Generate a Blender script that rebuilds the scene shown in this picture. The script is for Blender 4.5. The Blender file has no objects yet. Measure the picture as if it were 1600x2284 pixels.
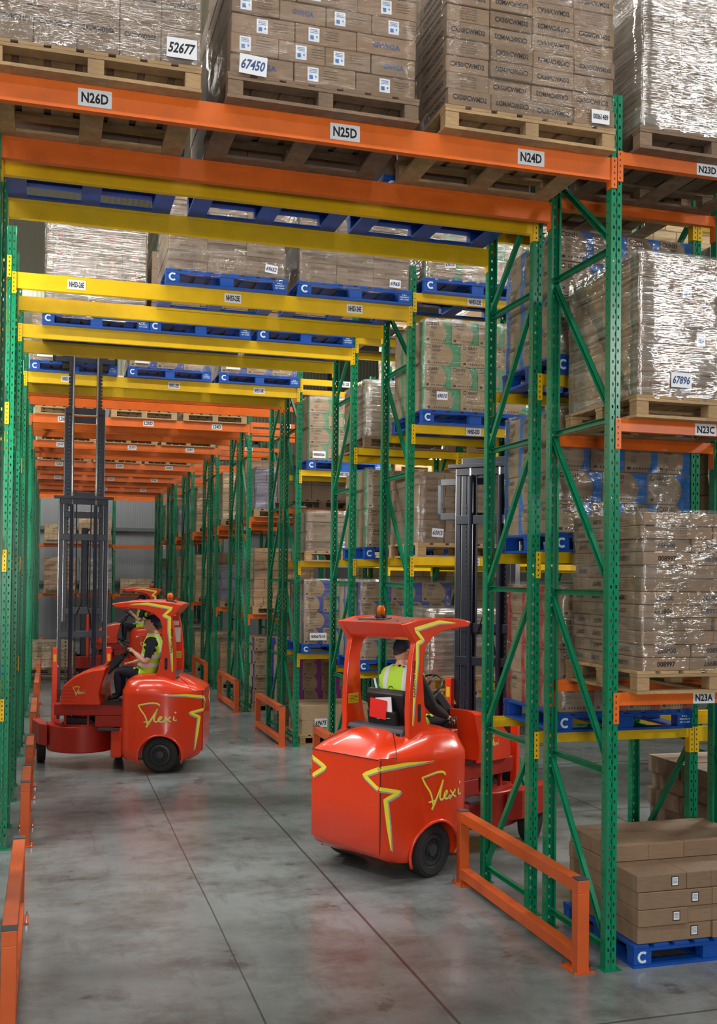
import bpy, bmesh, math, random
from mathutils import Vector, Matrix, Euler
random.seed(7)
SC = bpy.context.scene
COL = SC.collection
R = math.radians

# ------------------------------------------------------------------ camera
cd = bpy.data.cameras.new('camera'); cam = bpy.data.objects.new('camera', cd); COL.objects.link(cam)
SC.camera = cam
YAW, PIT, ROL = 0.28763, 0.01527, 0.01164
fw = Vector((math.sin(YAW)*math.cos(PIT), math.cos(YAW)*math.cos(PIT), math.sin(PIT)))
rt = Vector((math.cos(YAW), -math.sin(YAW), 0)); upv = rt.cross(fw)
r2 = rt*math.cos(ROL) + upv*math.sin(ROL); u2 = -rt*math.sin(ROL) + upv*math.cos(ROL)
M = Matrix((r2, u2, -fw)).transposed().to_4x4(); M.translation = Vector((0.3355, -6.1944, 2.5953))
cam.matrix_world = M
cd.sensor_fit = 'VERTICAL'; cd.sensor_height = 36; cd.sensor_width = 36
cd.lens = 2336.4/2284*36
cd.shift_y = 104.4/2284
cd.clip_start = 0.1; cd.clip_end = 200

# ------------------------------------------------------------------ world, light, exposure
w = bpy.data.worlds.new('world'); SC.world = w; w.use_nodes = True
w.node_tree.nodes['Background'].inputs[0].default_value = (0.80, 0.90, 1.0, 1)
w.node_tree.nodes['Background'].inputs[1].default_value = 0.13
SC.view_settings.view_transform = 'Standard'; SC.view_settings.look = 'None'
SC.view_settings.exposure = -0.12; SC.view_settings.gamma = 1.0
SC.view_settings.use_curve_mapping = False
SC.cycles.transparent_max_bounces = 24

def area(name, loc, size, power, col=(1, .965, .91), rot=(0, 0, 0), sy=None):
    l = bpy.data.lights.new(name, 'AREA'); l.energy = power; l.color = col
    l.shape = 'RECTANGLE'; l.size = size; l.size_y = sy or size
    o = bpy.data.objects.new(name, l); o.location = loc; o.rotation_euler = rot; COL.objects.link(o); return o
# high bay fittings over the cross aisles and the front aisle
for i, (x, y, p) in enumerate([(-4.5, -3.4, 520), (1.8, -3.4, 330), (7.2, -3.4, 330), (1.8, -8.5, 160), (-4, -8.5, 300), (8, -8.5, 40),
                            (-3, 3.1, 560), (1.9, 3.1, 480), (6.6, 3.1, 480), (-3, 8.15, 420), (1.9, 8.15, 520), (6.6, 8.15, 480),
                            (1.9, 12.2, 400), (6, 12.2, 300), (1.9, 16.3, 300), (1.9, 20.3, 300), (1.9, 24.3, 240), (1.9, 28.2, 260), (1.9, 32.2, 300), (-2, 32.0, 200), (6, 20.3, 200)]):
    area('high_bay_lamp', (x, y, 9.6), 4.2, p*.5, sy=0.3)
area('fill_light', (-1, 29.5, 10.5), 1.0, 420, (1, .98, .92), (R(75), 0, R(8)))  # added light, no fitting there, to brighten the upper back wall
area('fill_light', (8.6, -7.0, 5.8), .6, 170, (1, .98, .95), (R(66), 0, R(35)))  # added light that puts glints on the wrapped loads at right
# added fill lights, out of view, that brighten the tunnel and the rack fronts
area('fill_light', (-2.2, -7.5, 5.2), 1.0, 90, (1, .97, .92), (R(62), 0, R(-22)))
area('fill_light', (.2, -9.0, 2.6), 1.1, 280, (1, .97, .93), (R(92), 0, R(-4)))  # camera-side fill standing in for a flash
area('fill_light', (-1.5, 2.9, 4.3), 0.5, 150, (1, .97, .9), (R(82), 0, R(-42)))  # this and the next ones: added fills hidden in the side aisles
area('fill_light', (-1.5, 8.0, 4.7), 0.5, 60, (1, .97, .9), (R(82), 0, R(-50)))
area('fill_light', (-1.6, 5.6, 4.0), 0.5, 90, (.9, 1, 1), (R(80), 0, R(-90)))
area('fill_light', (-2.4, 12.2, 4.0), 0.6, 170, (.95, 1, 1), (R(70), 0, R(-60)))
area('fill_light', (6.8, 8.1, 4.4), 0.8, 130, (1, .97, .92), (R(70), 0, R(90)))
area('fill_light', (8.5, 3.1, 3.2), 0.8, 150, (1, .97, .92), (R(80), 0, R(90)))

# ------------------------------------------------------------------ mesh helpers
class MB:
    def __init__(s): s.v = []; s.f = []; s.m = []
    def add(s, vs, fs, mi=0):
        b = len(s.v); s.v += [tuple(q) for q in vs]
        s.f += [tuple(b+i for i in f) for f in fs]; s.m += [mi]*len(fs)
    def box(s, x0, x1, y0, y1, z0, z1, mi=0, mat=None):
        vs = [Vector(p) for p in ((x0,y0,z0),(x1,y0,z0),(x1,y1,z0),(x0,y1,z0),(x0,y0,z1),(x1,y0,z1),(x1,y1,z1),(x0,y1,z1))]
        if mat: vs = [mat @ q for q in vs]
        s.add(vs, [(0,3,2,1),(4,5,6,7),(0,1,5,4),(1,2,6,5),(2,3,7,6),(3,0,4,7)], mi)
    def bar(s, a, b, wd, ht, mi=0, upd=(0,0,1)):
        a, b = Vector(a), Vector(b); d = b-a; L = d.length; d.normalize()
        sd = d.cross(Vector(upd)); sd = sd.normalized() if sd.length > 1e-4 else Vector((1,0,0)); u = sd.cross(d)
        m = Matrix((d, sd, u)).transposed().to_4x4(); m.translation = a
        s.box(0, L, -wd/2, wd/2, -ht/2, ht/2, mi, m)
    def prism(s, pts, a, b, axis='x', mi=0):
        n = len(pts)
        def P(p, t):
            return {'x': (t, p[0], p[1]), 'y': (p[0], t, p[1]), 'z': (p[0], p[1], t)}[axis]
        vs = [P(p, a) for p in pts]+[P(p, b) for p in pts]
        s.add(vs, [tuple(range(n))[::-1], tuple(range(n, 2*n))]+[(i, (i+1) % n, n+(i+1) % n, n+i) for i in range(n)], mi)
    def quad(s, a, b, c, d, mi=0): s.add([a, b, c, d], [(0, 1, 2, 3)], mi)
    def tube(s, pts, r, n=8, mi=0, cap=True, closed=False):
        pts = [Vector(p) for p in pts]; N = len(pts); rings = []
        rr = r if isinstance(r, (list, tuple)) else [r]*N
        u = None
        for i, p in enumerate(pts):
            if closed: t = pts[(i+1) % N]-pts[i-1]
            else: t = pts[min(i+1, N-1)]-pts[max(i-1, 0)]
            t.normalize()
            if u is None:
                u = t.cross(Vector((0, 0, 1)))
                if u.length < .05: u = t.cross(Vector((1, 0, 0)))
            else: u = u - t*u.dot(t)
            u.normalize(); v = t.cross(u)
            rings.append([p+(u*math.cos(k*2*math.pi/n)+v*math.sin(k*2*math.pi/n))*rr[i] for k in range(n)])
        vs = [q for g in rings for q in g]; fs = []
        for i in range(N if closed else N-1):
            j = (i+1) % N
            for k in range(n): fs.append((i*n+k, i*n+(k+1) % n, j*n+(k+1) % n, j*n+k))
        if cap and not closed: fs += [tuple(range(n))[::-1], tuple((N-1)*n+k for k in range(n))]
        s.add(vs, fs, mi)
    def lathe(s, prof, c=(0,0,0), axis='z', n=24, mi=0, cap=True):
        vs = []; fs = []; c = Vector(c)
        for r, h in prof:
            for k in range(n):
                a = 2*math.pi*k/n; p = {'z': (r*math.cos(a), r*math.sin(a), h), 'y': (r*math.cos(a), h, r*math.sin(a)), 'x': (h, r*math.cos(a), r*math.sin(a))}[axis]
                vs.append(c+Vector(p))
        for i in range(len(prof)-1):
            for k in range(n): fs.append((i*n+k, i*n+(k+1) % n, (i+1)*n+(k+1) % n, (i+1)*n+k))
        if cap: fs += [tuple(range(n))[::-1], tuple((len(prof)-1)*n+k for k in range(n))]
        s.add(vs, fs, mi)
    def mesh(s, name, mats, smooth=False, fix=True):
        me = bpy.data.meshes.new(name); me.from_pydata(s.v, [], s.f)
        for m in mats: me.materials.append(m)
        me.polygons.foreach_set('material_index', s.m)
        if fix:
            bm = bmesh.new(); bm.from_mesh(me); bmesh.ops.recalc_face_normals(bm, faces=bm.faces); bm.to_mesh(me); bm.free()
        if smooth: me.polygons.foreach_set('use_smooth', [True]*len(me.polygons))
        me.update(); return me
    def build(s, name, mats, parent=None, smooth=False, bevel=0, loc=(0,0,0), rotz=0, fix=True, autosm=False):
        if not isinstance(mats, (list, tuple)): mats = [mats]
        o = mobj(name, s.mesh(name, mats, smooth or autosm, fix), parent, loc, rotz)
        if bevel:
            b = o.modifiers.new('bevel', 'BEVEL'); b.width = bevel; b.segments = 2; b.limit_method = 'ANGLE'; b.angle_limit = R(35)
        if autosm: sharp(o.data, 35)
        return o
def sharp(me, ang):
    bm = bmesh.new(); bm.from_mesh(me)
    for e in bm.edges:
        if len(e.link_faces) == 2 and e.calc_face_angle(0) > R(ang): e.smooth = False
    bm.to_mesh(me); bm.free()
def mobj(name, me, parent=None, loc=(0,0,0), rotz=0):
    o = bpy.data.objects.new(name, me); COL.objects.link(o); o.location = loc
    if rotz: o.rotation_euler = (0, 0, rotz)
    if parent: o.parent = parent
    return o
def tag(o, label=None, cat=None, group=None, kind=None):
    if cat and not kind: kind = 'thing'
    if label: o['label'] = label
    if cat: o['category'] = cat
    if group: o['group'] = group
    if kind: o['kind'] = kind
    return o
def empty(name, loc=(0,0,0), rotz=0, label=None, cat=None, group=None):
    o = bpy.data.objects.new(name, None); o.empty_display_size = .2; COL.objects.link(o); o.location = loc; o.rotation_euler = (0, 0, rotz)
    return tag(o, label, cat, group)
def kids(o): return [c for c in KIDS.get(o.name, [])]
KIDS = {}
def copy_tree(o, parent=None, chl=None):
    c = o.copy(); COL.objects.link(c); c.parent = parent
    for ch in o.children: copy_tree(ch, c)
    return c
def evalmesh(o, name):
    dg = bpy.context.evaluated_depsgraph_get(); dg.update()
    me = bpy.data.meshes.new_from_object(o.evaluated_get(dg)); me.name = name
    bpy.data.objects.remove(o); return me

# ------------------------------------------------------------------ text
TC = {}
def textdata(s):
    if s in TC: return TC[s]
    c = bpy.data.curves.new('t', 'FONT'); c.body = s; c.size = 1; c.align_x = 'CENTER'; c.resolution_u = 2; c.offset = .03
    o = bpy.data.objects.new('t', c); COL.objects.link(o)
    me = evalmesh(o, 't'); vs = [v.co.copy() for v in me.vertices]; fs = [tuple(p.vertices) for p in me.polygons]
    bpy.data.meshes.remove(me); bpy.data.curves.remove(c)
    if vs:
        x0 = min(v.x for v in vs); x1 = max(v.x for v in vs); y0 = min(v.y for v in vs); y1 = max(v.y for v in vs)
        vs = [((v.x-(x0+x1)/2)/(y1-y0), (v.y-(y0+y1)/2)/(y1-y0)) for v in vs]
    TC[s] = (vs, fs); return TC[s]
def addtext(mb, s, cx, cz, h, wd=None, flip=False, y=0, mi=0, side='front', shear=0, ang=0):
    vs, fs = textdata(s)
    W = max(v[0] for v in vs)-min(v[0] for v in vs); sx = h if wd is None else wd/W
    out = []
    for a, b in vs:
        px, pz = a*sx+b*h*shear, b*h
        if ang: px, pz = px*math.cos(ang)-pz*math.sin(ang), px*math.sin(ang)+pz*math.cos(ang)
        if flip: px, pz = -px, -pz
        if side == 'front': out.append((cx+px, y, cz+pz))
        elif side == 'left': out.append((y, cx-px, cz+pz))
        elif side == 'top': out.append((cx+px, cz+pz, y))
    mb.add(out, fs, mi)

# ------------------------------------------------------------------ materials
def newmat(name):
    m = bpy.data.materials.new(name); m.use_nodes = True; return m, m.node_tree, m.node_tree.nodes['Principled BSDF']
def srgb(r, g, b):
    f = lambda c: (c/255/12.92 if c/255 <= .04045 else ((c/255+.055)/1.055)**2.4)
    return (f(r), f(g), f(b), 1)
def N(nt, t, **k):
    n = nt.nodes.new(t)
    for a, b in k.items():
        if a in n.inputs: n.inputs[a].default_value = b
        else: setattr(n, a, b)
    return n
def math_(nt, op, a, b=None, clamp=False):
    n = nt.nodes.new('ShaderNodeMath'); n.operation = op; n.use_clamp = clamp
    for i, q in enumerate((a, b)):
        if q is None: continue
        if isinstance(q, (int, float)): n.inputs[i].default_value = q
        else: nt.links.new(q, n.inputs[i])
    return n.outputs[0]
def mix(nt, fac, a, b, bl='MIX'):
    n = nt.nodes.new('ShaderNodeMix'); n.data_type = 'RGBA'; n.blend_type = bl
    for i, q in ((0, fac), (6, a), (7, b)):
        if isinstance(q, (int, float, tuple)): n.inputs[i].default_value = q
        else: nt.links.new(q, n.inputs[i])
    return n.outputs[2]
def coord(nt, kind='Object', scale=(1,1,1)):
    tc = nt.nodes.new('ShaderNodeTexCoord'); mp = nt.nodes.new('ShaderNodeMapping'); nt.links.new(tc.outputs[kind], mp.inputs[0])
    mp.inputs['Scale'].default_value = scale; return mp.outputs[0]
def noise(nt, vec, scale, detail=3, rough=.5):
    n = N(nt, 'ShaderNodeTexNoise', Scale=scale, Detail=detail, Roughness=rough); nt.links.new(vec, n.inputs['Vector']); return n.outputs['Fac']
def ramp(nt, fac, stops):
    n = nt.nodes.new('ShaderNodeValToRGB'); nt.links.new(fac, n.inputs[0]); e = n.color_ramp.elements
    while len(e) < len(stops): e.new(.5)
    for i, (p, c) in enumerate(stops): e[i].position = p; e[i].color = c if isinstance(c, tuple) else (c, c, c, 1)
    return n.outputs[0]
def bump(nt, bsdf, h, st, dist=.01):
    n = N(nt, 'ShaderNodeBump', Strength=st, Distance=dist); nt.links.new(h, n.inputs['Height']); nt.links.new(n.outputs[0], bsdf.inputs['Normal'])

def rand_(nt):
    oi = nt.nodes.new('ShaderNodeObjectInfo'); at = nt.nodes.new('ShaderNodeAttribute'); at.attribute_name = 'shade'
    return math_(nt, 'FRACT', math_(nt, 'ADD', oi.outputs['Random'], at.outputs['Fac']))
def paint(name, col, rough=.35, dirt=.25, metallic=0, coat=0, nscale=6):
    m, nt, b = newmat(name); c = coord(nt)
    n = noise(nt, c, nscale, 5, .6)
    dark = tuple(q*(1-dirt) for q in col[:3])+(1,)
    nt.links.new(mix(nt, ramp(nt, n, [(.35, 0), (.75, 1)]), col, dark), b.inputs['Base Color'])
    b.inputs['Roughness'].default_value = rough; b.inputs['Metallic'].default_value = metallic
    b.inputs['Coat Weight'].default_value = coat; b.inputs['Coat Roughness'].default_value = .06
    return m
def plain(name, col, rough=.6, metallic=0):
    m, nt, b = newmat(name); b.inputs['Base Color'].default_value = col; b.inputs['Roughness'].default_value = rough
    b.inputs['Metallic'].default_value = metallic; return m

GREEN = paint('green_rack_paint', srgb(8, 130, 90), .28, .25)
ORANGE = paint('orange_beam_paint', srgb(232, 110, 32), .38, .18)
YELLOW = paint('yellow_beam_paint', srgb(236, 192, 20), .36, .15)
BARR = paint('barrier_orange_paint', srgb(208, 92, 38), .42, .3, nscale=3)
REDP = paint('red_truck_paint', srgb(232, 62, 22), .24, .08, coat=.5, nscale=2)
REDD = paint('dusty_red_roof_paint', srgb(150, 84, 74), .8, .25)
REDC = paint('worn_red_chassis_paint', srgb(176, 38, 20), .4, .35, nscale=5)
MAST = paint('navy_mast_steel', srgb(36, 44, 62), .3, .3)
STEEL = plain('bright_steel', srgb(190, 190, 195), .22, 1)
CHAIN = plain('greasy_chain', srgb(60, 58, 56), .4, .8)
RUBBER = paint('black_rubber', srgb(34, 33, 34), .75, .2)
BLACK = plain('black_plastic', srgb(28, 28, 31), .42)
DGREY = plain('dark_grey_trim', srgb(62, 66, 74), .5)
HUB = plain('dark_grey_hub', srgb(46, 48, 54), .45)
WHITE = plain('white_label', srgb(225, 228, 235), .5)
YLAB = plain('yellow_sticker', srgb(225, 200, 40), .5)
YSTR = plain('yellow_stripe_vinyl', srgb(252, 240, 70), .35)
GSTR = plain('grey_stripe_vinyl', srgb(168, 170, 172), .4)
INK = plain('black_ink', srgb(28, 28, 32), .7)
INKG = plain('faded_grey_print', srgb(98, 82, 66), .8)
INKB = plain('blue_print', srgb(62, 82, 130), .7)
BLUEM = plain('blue_mark', srgb(50, 110, 190), .6)
WPAINT = plain('white_stencil_paint', srgb(205, 225, 240), .6)
SKIN = plain('skin', srgb(222, 168, 142), .5)
NAVY = plain('navy_cloth', srgb(24, 27, 44), .85)
BLKC = plain('black_cloth', srgb(20, 20, 24), .85)
HAIR = plain('short_dark_hair', srgb(50, 38, 30), .8)
CAPM = plain('navy_cap_cloth', srgb(34, 40, 66), .7)
HIVIS, nt, b = newmat('hi_vis_fabric_with_silver_tape')
c = coord(nt); sp = nt.nodes.new('ShaderNodeSeparateXYZ'); nt.links.new(c, sp.inputs[0])
def within(v, a, d): return math_(nt, 'LESS_THAN', math_(nt, 'ABSOLUTE', math_(nt, 'SUBTRACT', v, a)), d)
ay_ = math_(nt, 'ABSOLUTE', sp.outputs['Y'])
bands = math_(nt, 'MAXIMUM', within(sp.outputs['Z'], 1.36, .026), math_(nt, 'MAXIMUM', within(sp.outputs['Z'], 1.475, .026), math_(nt, 'MULTIPLY', within(ay_, .115, .026), math_(nt, 'GREATER_THAN', sp.outputs['Z'], 1.49))))
nt.links.new(mix(nt, bands, srgb(190, 236, 60), srgb(226, 230, 238)), b.inputs['Base Color']); b.inputs['Roughness'].default_value = .5
REFL = plain('silver_reflective_tape', srgb(226, 230, 238), .35)
SHOE = plain('black_boot_leather', srgb(18, 18, 18), .4)
AMBER, nt, b = newmat('amber_beacon_lens'); b.inputs['Base Color'].default_value = srgb(250, 120, 10); b.inputs['Roughness'].default_value = .15; b.inputs['Transmission Weight'].default_value = .25
REDF = plain('red_folder_card', srgb(226, 40, 34), .5)
PAPER = plain('white_paper', srgb(225, 228, 235), .6)
STRAPY = plain('yellow_strap', srgb(215, 190, 50), .5)

def cardboard(name, base, dark=.82):
    m, nt, b = newmat(name); c = coord(nt)
    n = noise(nt, coord(nt, 'Object', (3, 3, 18)), 4, 4, .6); rv = rand_(nt)
    c1 = mix(nt, ramp(nt, n, [(.3, 0), (.7, 1)]), base, tuple(q*dark for q in base[:3])+(1,))
    hsv = N(nt, 'ShaderNodeHueSaturation'); nt.links.new(c1, hsv.inputs['Color'])
    nt.links.new(math_(nt, 'ADD', math_(nt, 'MULTIPLY', rv, .26), .87), hsv.inputs['Value'])
    nt.links.new(hsv.outputs[0], b.inputs['Base Color']); b.inputs['Roughness'].default_value = .75
    bump(nt, b, noise(nt, coord(nt, 'Object', (1, 1, 1)), 5, 2), .25, .02)
    return m
CARD = cardboard('brown_cardboard', srgb(142, 116, 92))
CARDL = cardboard('pale_tan_cardboard', srgb(176, 150, 118))
CARDG = cardboard('grey_brown_cardboard', srgb(136, 116, 98))
TAPE = plain('brown_parcel_tape', srgb(160, 128, 92), .3)

def gncard(name, bandcol, stripe=False):
    """brown carton whose right end is a colour panel bitten out by a large brown circle"""
    m, nt, b = newmat(name); tc = nt.nodes.new('ShaderNodeTexCoord'); sp = nt.nodes.new('ShaderNodeSeparateXYZ')
    nt.links.new(tc.outputs['UV'], sp.inputs[0]); u = sp.outputs['X']
    dx = math_(nt, 'MULTIPLY', math_(nt, 'SUBTRACT', u, .30), 1.0); dz = math_(nt, 'SUBTRACT', sp.outputs['Y'], .46)
    d = math_(nt, 'SQRT', math_(nt, 'ADD', math_(nt, 'MULTIPLY', dx, dx), math_(nt, 'MULTIPLY', math_(nt, 'MULTIPLY', dz, dz), .62)))
    out = math_(nt, 'GREATER_THAN', d, .50)
    rgt = math_(nt, 'GREATER_THAN', u, .55)
    mask = math_(nt, 'MULTIPLY', out, rgt)
    rv = rand_(nt)
    base = srgb(156, 132, 104)
    c1 = mix(nt, mask, base, bandcol)
    hsv = N(nt, 'ShaderNodeHueSaturation'); nt.links.new(c1, hsv.inputs['Color'])
    nt.links.new(math_(nt, 'ADD', math_(nt, 'MULTIPLY', rv, .2), .9), hsv.inputs['Value'])
    nt.links.new(hsv.outputs[0], b.inputs['Base Color']); b.inputs['Roughness'].default_value = .6
    return m
GNBLUE = gncard('brown_carton_with_blue_panel', srgb(0, 112, 200))
GNGREEN = gncard('brown_carton_with_green_panel', srgb(60, 140, 100))
GNNAVY = gncard('brown_carton_with_navy_panel', srgb(44, 66, 150))
GNRED = gncard('brown_carton_with_red_panel', srgb(170, 50, 52))
GNPURP = gncard('brown_carton_with_purple_panel', srgb(134, 48, 140))

def wood(name, a, d):
    m, nt, b = newmat(name); oi = nt.nodes.new('ShaderNodeObjectInfo')
    n = noise(nt, coord(nt, 'Object', (2, 2, 20)), 6, 5, .65); n2 = noise(nt, coord(nt), 3, 2)
    c1 = mix(nt, ramp(nt, n, [(.3, 0), (.72, 1)]), a, d); c2 = mix(nt, ramp(nt, n2, [(.45, 0), (.8, .6)]), c1, tuple(q*.55 for q in a[:3])+(1,))
    hsv = N(nt, 'ShaderNodeHueSaturation'); nt.links.new(c2, hsv.inputs['Color'])
    nt.links.new(math_(nt, 'ADD', math_(nt, 'MULTIPLY', oi.outputs['Random'], .3), .85), hsv.inputs['Value'])
    nt.links.new(hsv.outputs[0], b.inputs['Base Color']); b.inputs['Roughness'].default_value = .75
    bump(nt, b, n, .3, .004); return m
WOOD = wood('pale_pallet_wood', srgb(184, 154, 112), srgb(148, 118, 82))
WOODD = wood('weathered_pallet_wood', srgb(140, 116, 92), srgb(104, 84, 68))
BLUEW = paint('blue_painted_pallet_wood', srgb(10, 78, 172), .42, .35, nscale=4)

def film(name, amin=.05, amax=.5, gl=.15, hs=1.3, w2=1.0, tint=(.82, .82, .80, 1)):
    m, nt, b = newmat(name); out = nt.nodes['Material Output']
    c = coord(nt, 'Object', (hs, hs, 17)); c2 = coord(nt, 'Object', (1, 1, 2.4))
    n1 = noise(nt, c, 1.6, 4, .6); n2 = noise(nt, c2, 3.2, 3, .6)
    b.inputs['Base Color'].default_value = tint; b.inputs['Roughness'].default_value = .11; b.inputs['Specular IOR Level'].default_value = 1.0; b.inputs['IOR'].default_value = 1.7
    hgt = math_(nt, 'ADD', math_(nt, 'MULTIPLY', n1, .42), math_(nt, 'MULTIPLY', n2, w2)); bump(nt, b, hgt, 1.0, .035)
    tr = nt.nodes.new('ShaderNodeBsdfTransparent'); tr.inputs[0].default_value = (.95, .96, .96, 1)
    ms = nt.nodes.new('ShaderNodeMixShader')
    st = ramp(nt, math_(nt, 'MULTIPLY', n1, math_(nt, 'ADD', n2, .45)), [(.40, amin), (.60, amax)])
    nt.links.new(st, ms.inputs[0]); nt.links.new(tr.outputs[0], ms.inputs[1]); nt.links.new(b.outputs[0], ms.inputs[2])
    go = N(nt, 'ShaderNodeBsdfGlossy', Roughness=.09); go.inputs['Color'].default_value = (.95, .95, .93, 1)
    nt.links.new(b.inputs['Normal'].links[0].from_socket, go.inputs['Normal'])
    m2 = nt.nodes.new('ShaderNodeMixShader'); nt.links.new(math_(nt, 'MULTIPLY', ramp(nt, n2, [(.3, .35), (.7, 1.0)]), gl), m2.inputs[0])
    nt.links.new(ms.outputs[0], m2.inputs[1]); nt.links.new(go.outputs[0], m2.inputs[2])
    nt.links.new(m2.outputs[0], out.inputs[0]); return m
FILM = film('clear_stretch_film', .015, .11, .13)
FILML = film('thin_stretch_film', .01, .06, .06)
FILMH = film('heavy_stretch_film', .03, .30, .34, .45, .45)

def loadmat(name, base, cw, ch):
    m, nt, b = newmat(name)
    c = coord(nt, 'Object'); sp = nt.nodes.new('ShaderNodeSeparateXYZ'); nt.links.new(c, sp.inputs[0])
    cb = nt.nodes.new('ShaderNodeCombineXYZ'); nt.links.new(math_(nt, 'ADD', sp.outputs['X'], sp.outputs['Y']), cb.inputs[0]); nt.links.new(sp.outputs['Z'], cb.inputs[1])
    br = N(nt, 'ShaderNodeTexBrick', **{'Scale': 1.0, 'Mortar Size': .006, 'Brick Width': cw, 'Row Height': ch}); nt.links.new(cb.outputs[0], br.inputs['Vector'])
    br.inputs['Color1'].default_value = base; br.inputs['Color2'].default_value = tuple(q*.8 for q in base[:3])+(1,); br.inputs['Mortar'].default_value = tuple(q*.35 for q in base[:3])+(1,)
    nt.links.new(br.outputs['Color'], b.inputs['Base Color']); b.inputs['Roughness'].default_value = .7
    return m
LOADB = loadmat('stacked_brown_cartons', srgb(150, 122, 94), .34, .16)
LOADG = loadmat('stacked_grey_bundles', srgb(150, 148, 142), .4, .2)

CONC, nt, b = newmat('polished_concrete')
c = coord(nt, 'Object'); sp = nt.nodes.new('ShaderNodeSeparateXYZ'); nt.links.new(c, sp.inputs[0])
n1 = noise(nt, c, .55, 6, .62); n2 = noise(nt, coord(nt, 'Object', (1, 1.25, 1)), 1.5, 8, .68); n3 = noise(nt, coord(nt, 'Object', (3.2, .8, 1)), 1.3, 7, .72)
base = mix(nt, ramp(nt, n1, [(.3, 0), (.72, 1)]), srgb(140, 147, 151), srgb(92, 96, 95))
base = mix(nt, ramp(nt, n2, [(.46, 0), (.68, .8)]), base, srgb(78, 75, 70))
base = mix(nt, ramp(nt, n3, [(.55, 0), (.70, .38)]), base, srgb(60, 58, 56))
lines = None
wob = math_(nt, 'MULTIPLY', math_(nt, 'SUBTRACT', noise(nt, c, .8, 2), .5), .02)
for ax, val, wd in (('X', 2.66, .011), ('X', 1.58, .006), ('Y', -.72, .010), ('X', 6.3, .009), ('Y', 11.8, .009), ('Y', 7.2, .006)):
    q = math_(nt, 'LESS_THAN', math_(nt, 'ABSOLUTE', math_(nt, 'ADD', math_(nt, 'SUBTRACT', sp.outputs[ax], val), wob)), wd)
    lines = q if lines is None else math_(nt, 'MAXIMUM', lines, q)
base = mix(nt, math_(nt, 'MULTIPLY', lines, .75), base, srgb(40, 38, 36))
# curved tyre marks and scuffs
wv = N(nt, 'ShaderNodeTexWave', Scale=.35, Distortion=9.0, Detail=2.0); wv.inputs['Detail Scale'].default_value = .35; nt.links.new(c, wv.inputs['Vector'])
base = mix(nt, ramp(nt, math_(nt, 'MULTIPLY', wv.outputs['Fac'], n2), [(.56, 0), (.60, .45)]), base, srgb(58, 55, 52))
nt.links.new(base, b.inputs['Base Color'])
nt.links.new(ramp(nt, n2, [(.3, .17), (.8, .30)]), b.inputs['Roughness']); b.inputs['Specular IOR Level'].default_value = .6
bump(nt, b, n2, .06, .01)

CLAD, nt, b = newmat('ribbed_grey_wall_cladding')
c = coord(nt); wv = N(nt, 'ShaderNodeTexWave', Scale=3.3, Distortion=0.0); wv.bands_direction = 'X'; nt.links.new(c, wv.inputs['Vector'])
b.inputs['Base Color'].default_value = srgb(134, 138, 142); b.inputs['Roughness'].default_value = .5; bump(nt, b, wv.outputs['Fac'], .3, .01)
CLADL, nt, b = newmat('pale_upper_wall_cladding')
c = coord(nt); wv = N(nt, 'ShaderNodeTexWave', Scale=2.2, Distortion=0.0); wv.bands_direction = 'X'; nt.links.new(c, wv.inputs['Vector'])
b.inputs['Base Color'].default_value = srgb(176, 178, 160); b.inputs['Roughness'].default_value = .5; bump(nt, b, wv.outputs['Fac'], .6, .02)
CSTEEL = plain('grey_column_steel', srgb(92, 98, 98), .5)

# ------------------------------------------------------------------ the setting
def struct(name, mb, mats, parent=None, **k):
    o = mb.build(name, mats, parent, **k)
    if not parent: o['kind'] = 'structure'
    return o
mb = MB(); mb.box(-16, 22, -14, 36, -.2, 0); struct('floor', mb, CONC)
mb = MB(); mb.box(-16, 22, 36, 36.15, 0, 6.2); mb.box(-16, 22, 36, 36.15, 6.2, 12.0, 1); wb = struct('wall_back', mb, [CLAD, CLADL])
mb = MB()
for x in (-7.4, -1.1, 5.2, 11.5):
    mb.box(x-.12, x+.12, 35.6, 35.64, 0, 12); mb.box(x-.12, x+.12, 35.9, 35.94, 0, 12); mb.box(x-.015, x+.015, 35.62, 35.92, 0, 12)
for z in (2.1, 4.2, 7.2, 9.6): mb.box(-16, 22, 35.86, 35.98, z, z+.14)
for x in (-1.1, 5.2): mb.bar((x, 35.75, 6.4), (x+6.3, 35.75, 9.4), .08, .08); mb.bar((x+6.3, 35.75, 6.4), (x, 35.75, 9.4), .08, .08)
mb.build('steel_framing', CSTEEL, wb)
mb = MB(); mb.box(-16, 22, -14, 36.15, 12, 12.2); struct('ceiling', mb, CLADL)
mb = MB(); mb.box(-16.15, -16, -14, 36, 0, 12); struct('wall_left', mb, CLADL)
mb = MB(); mb.box(22, 22.15, -14, 36, 0, 12); struct('wall_right', mb, CLADL)

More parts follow.
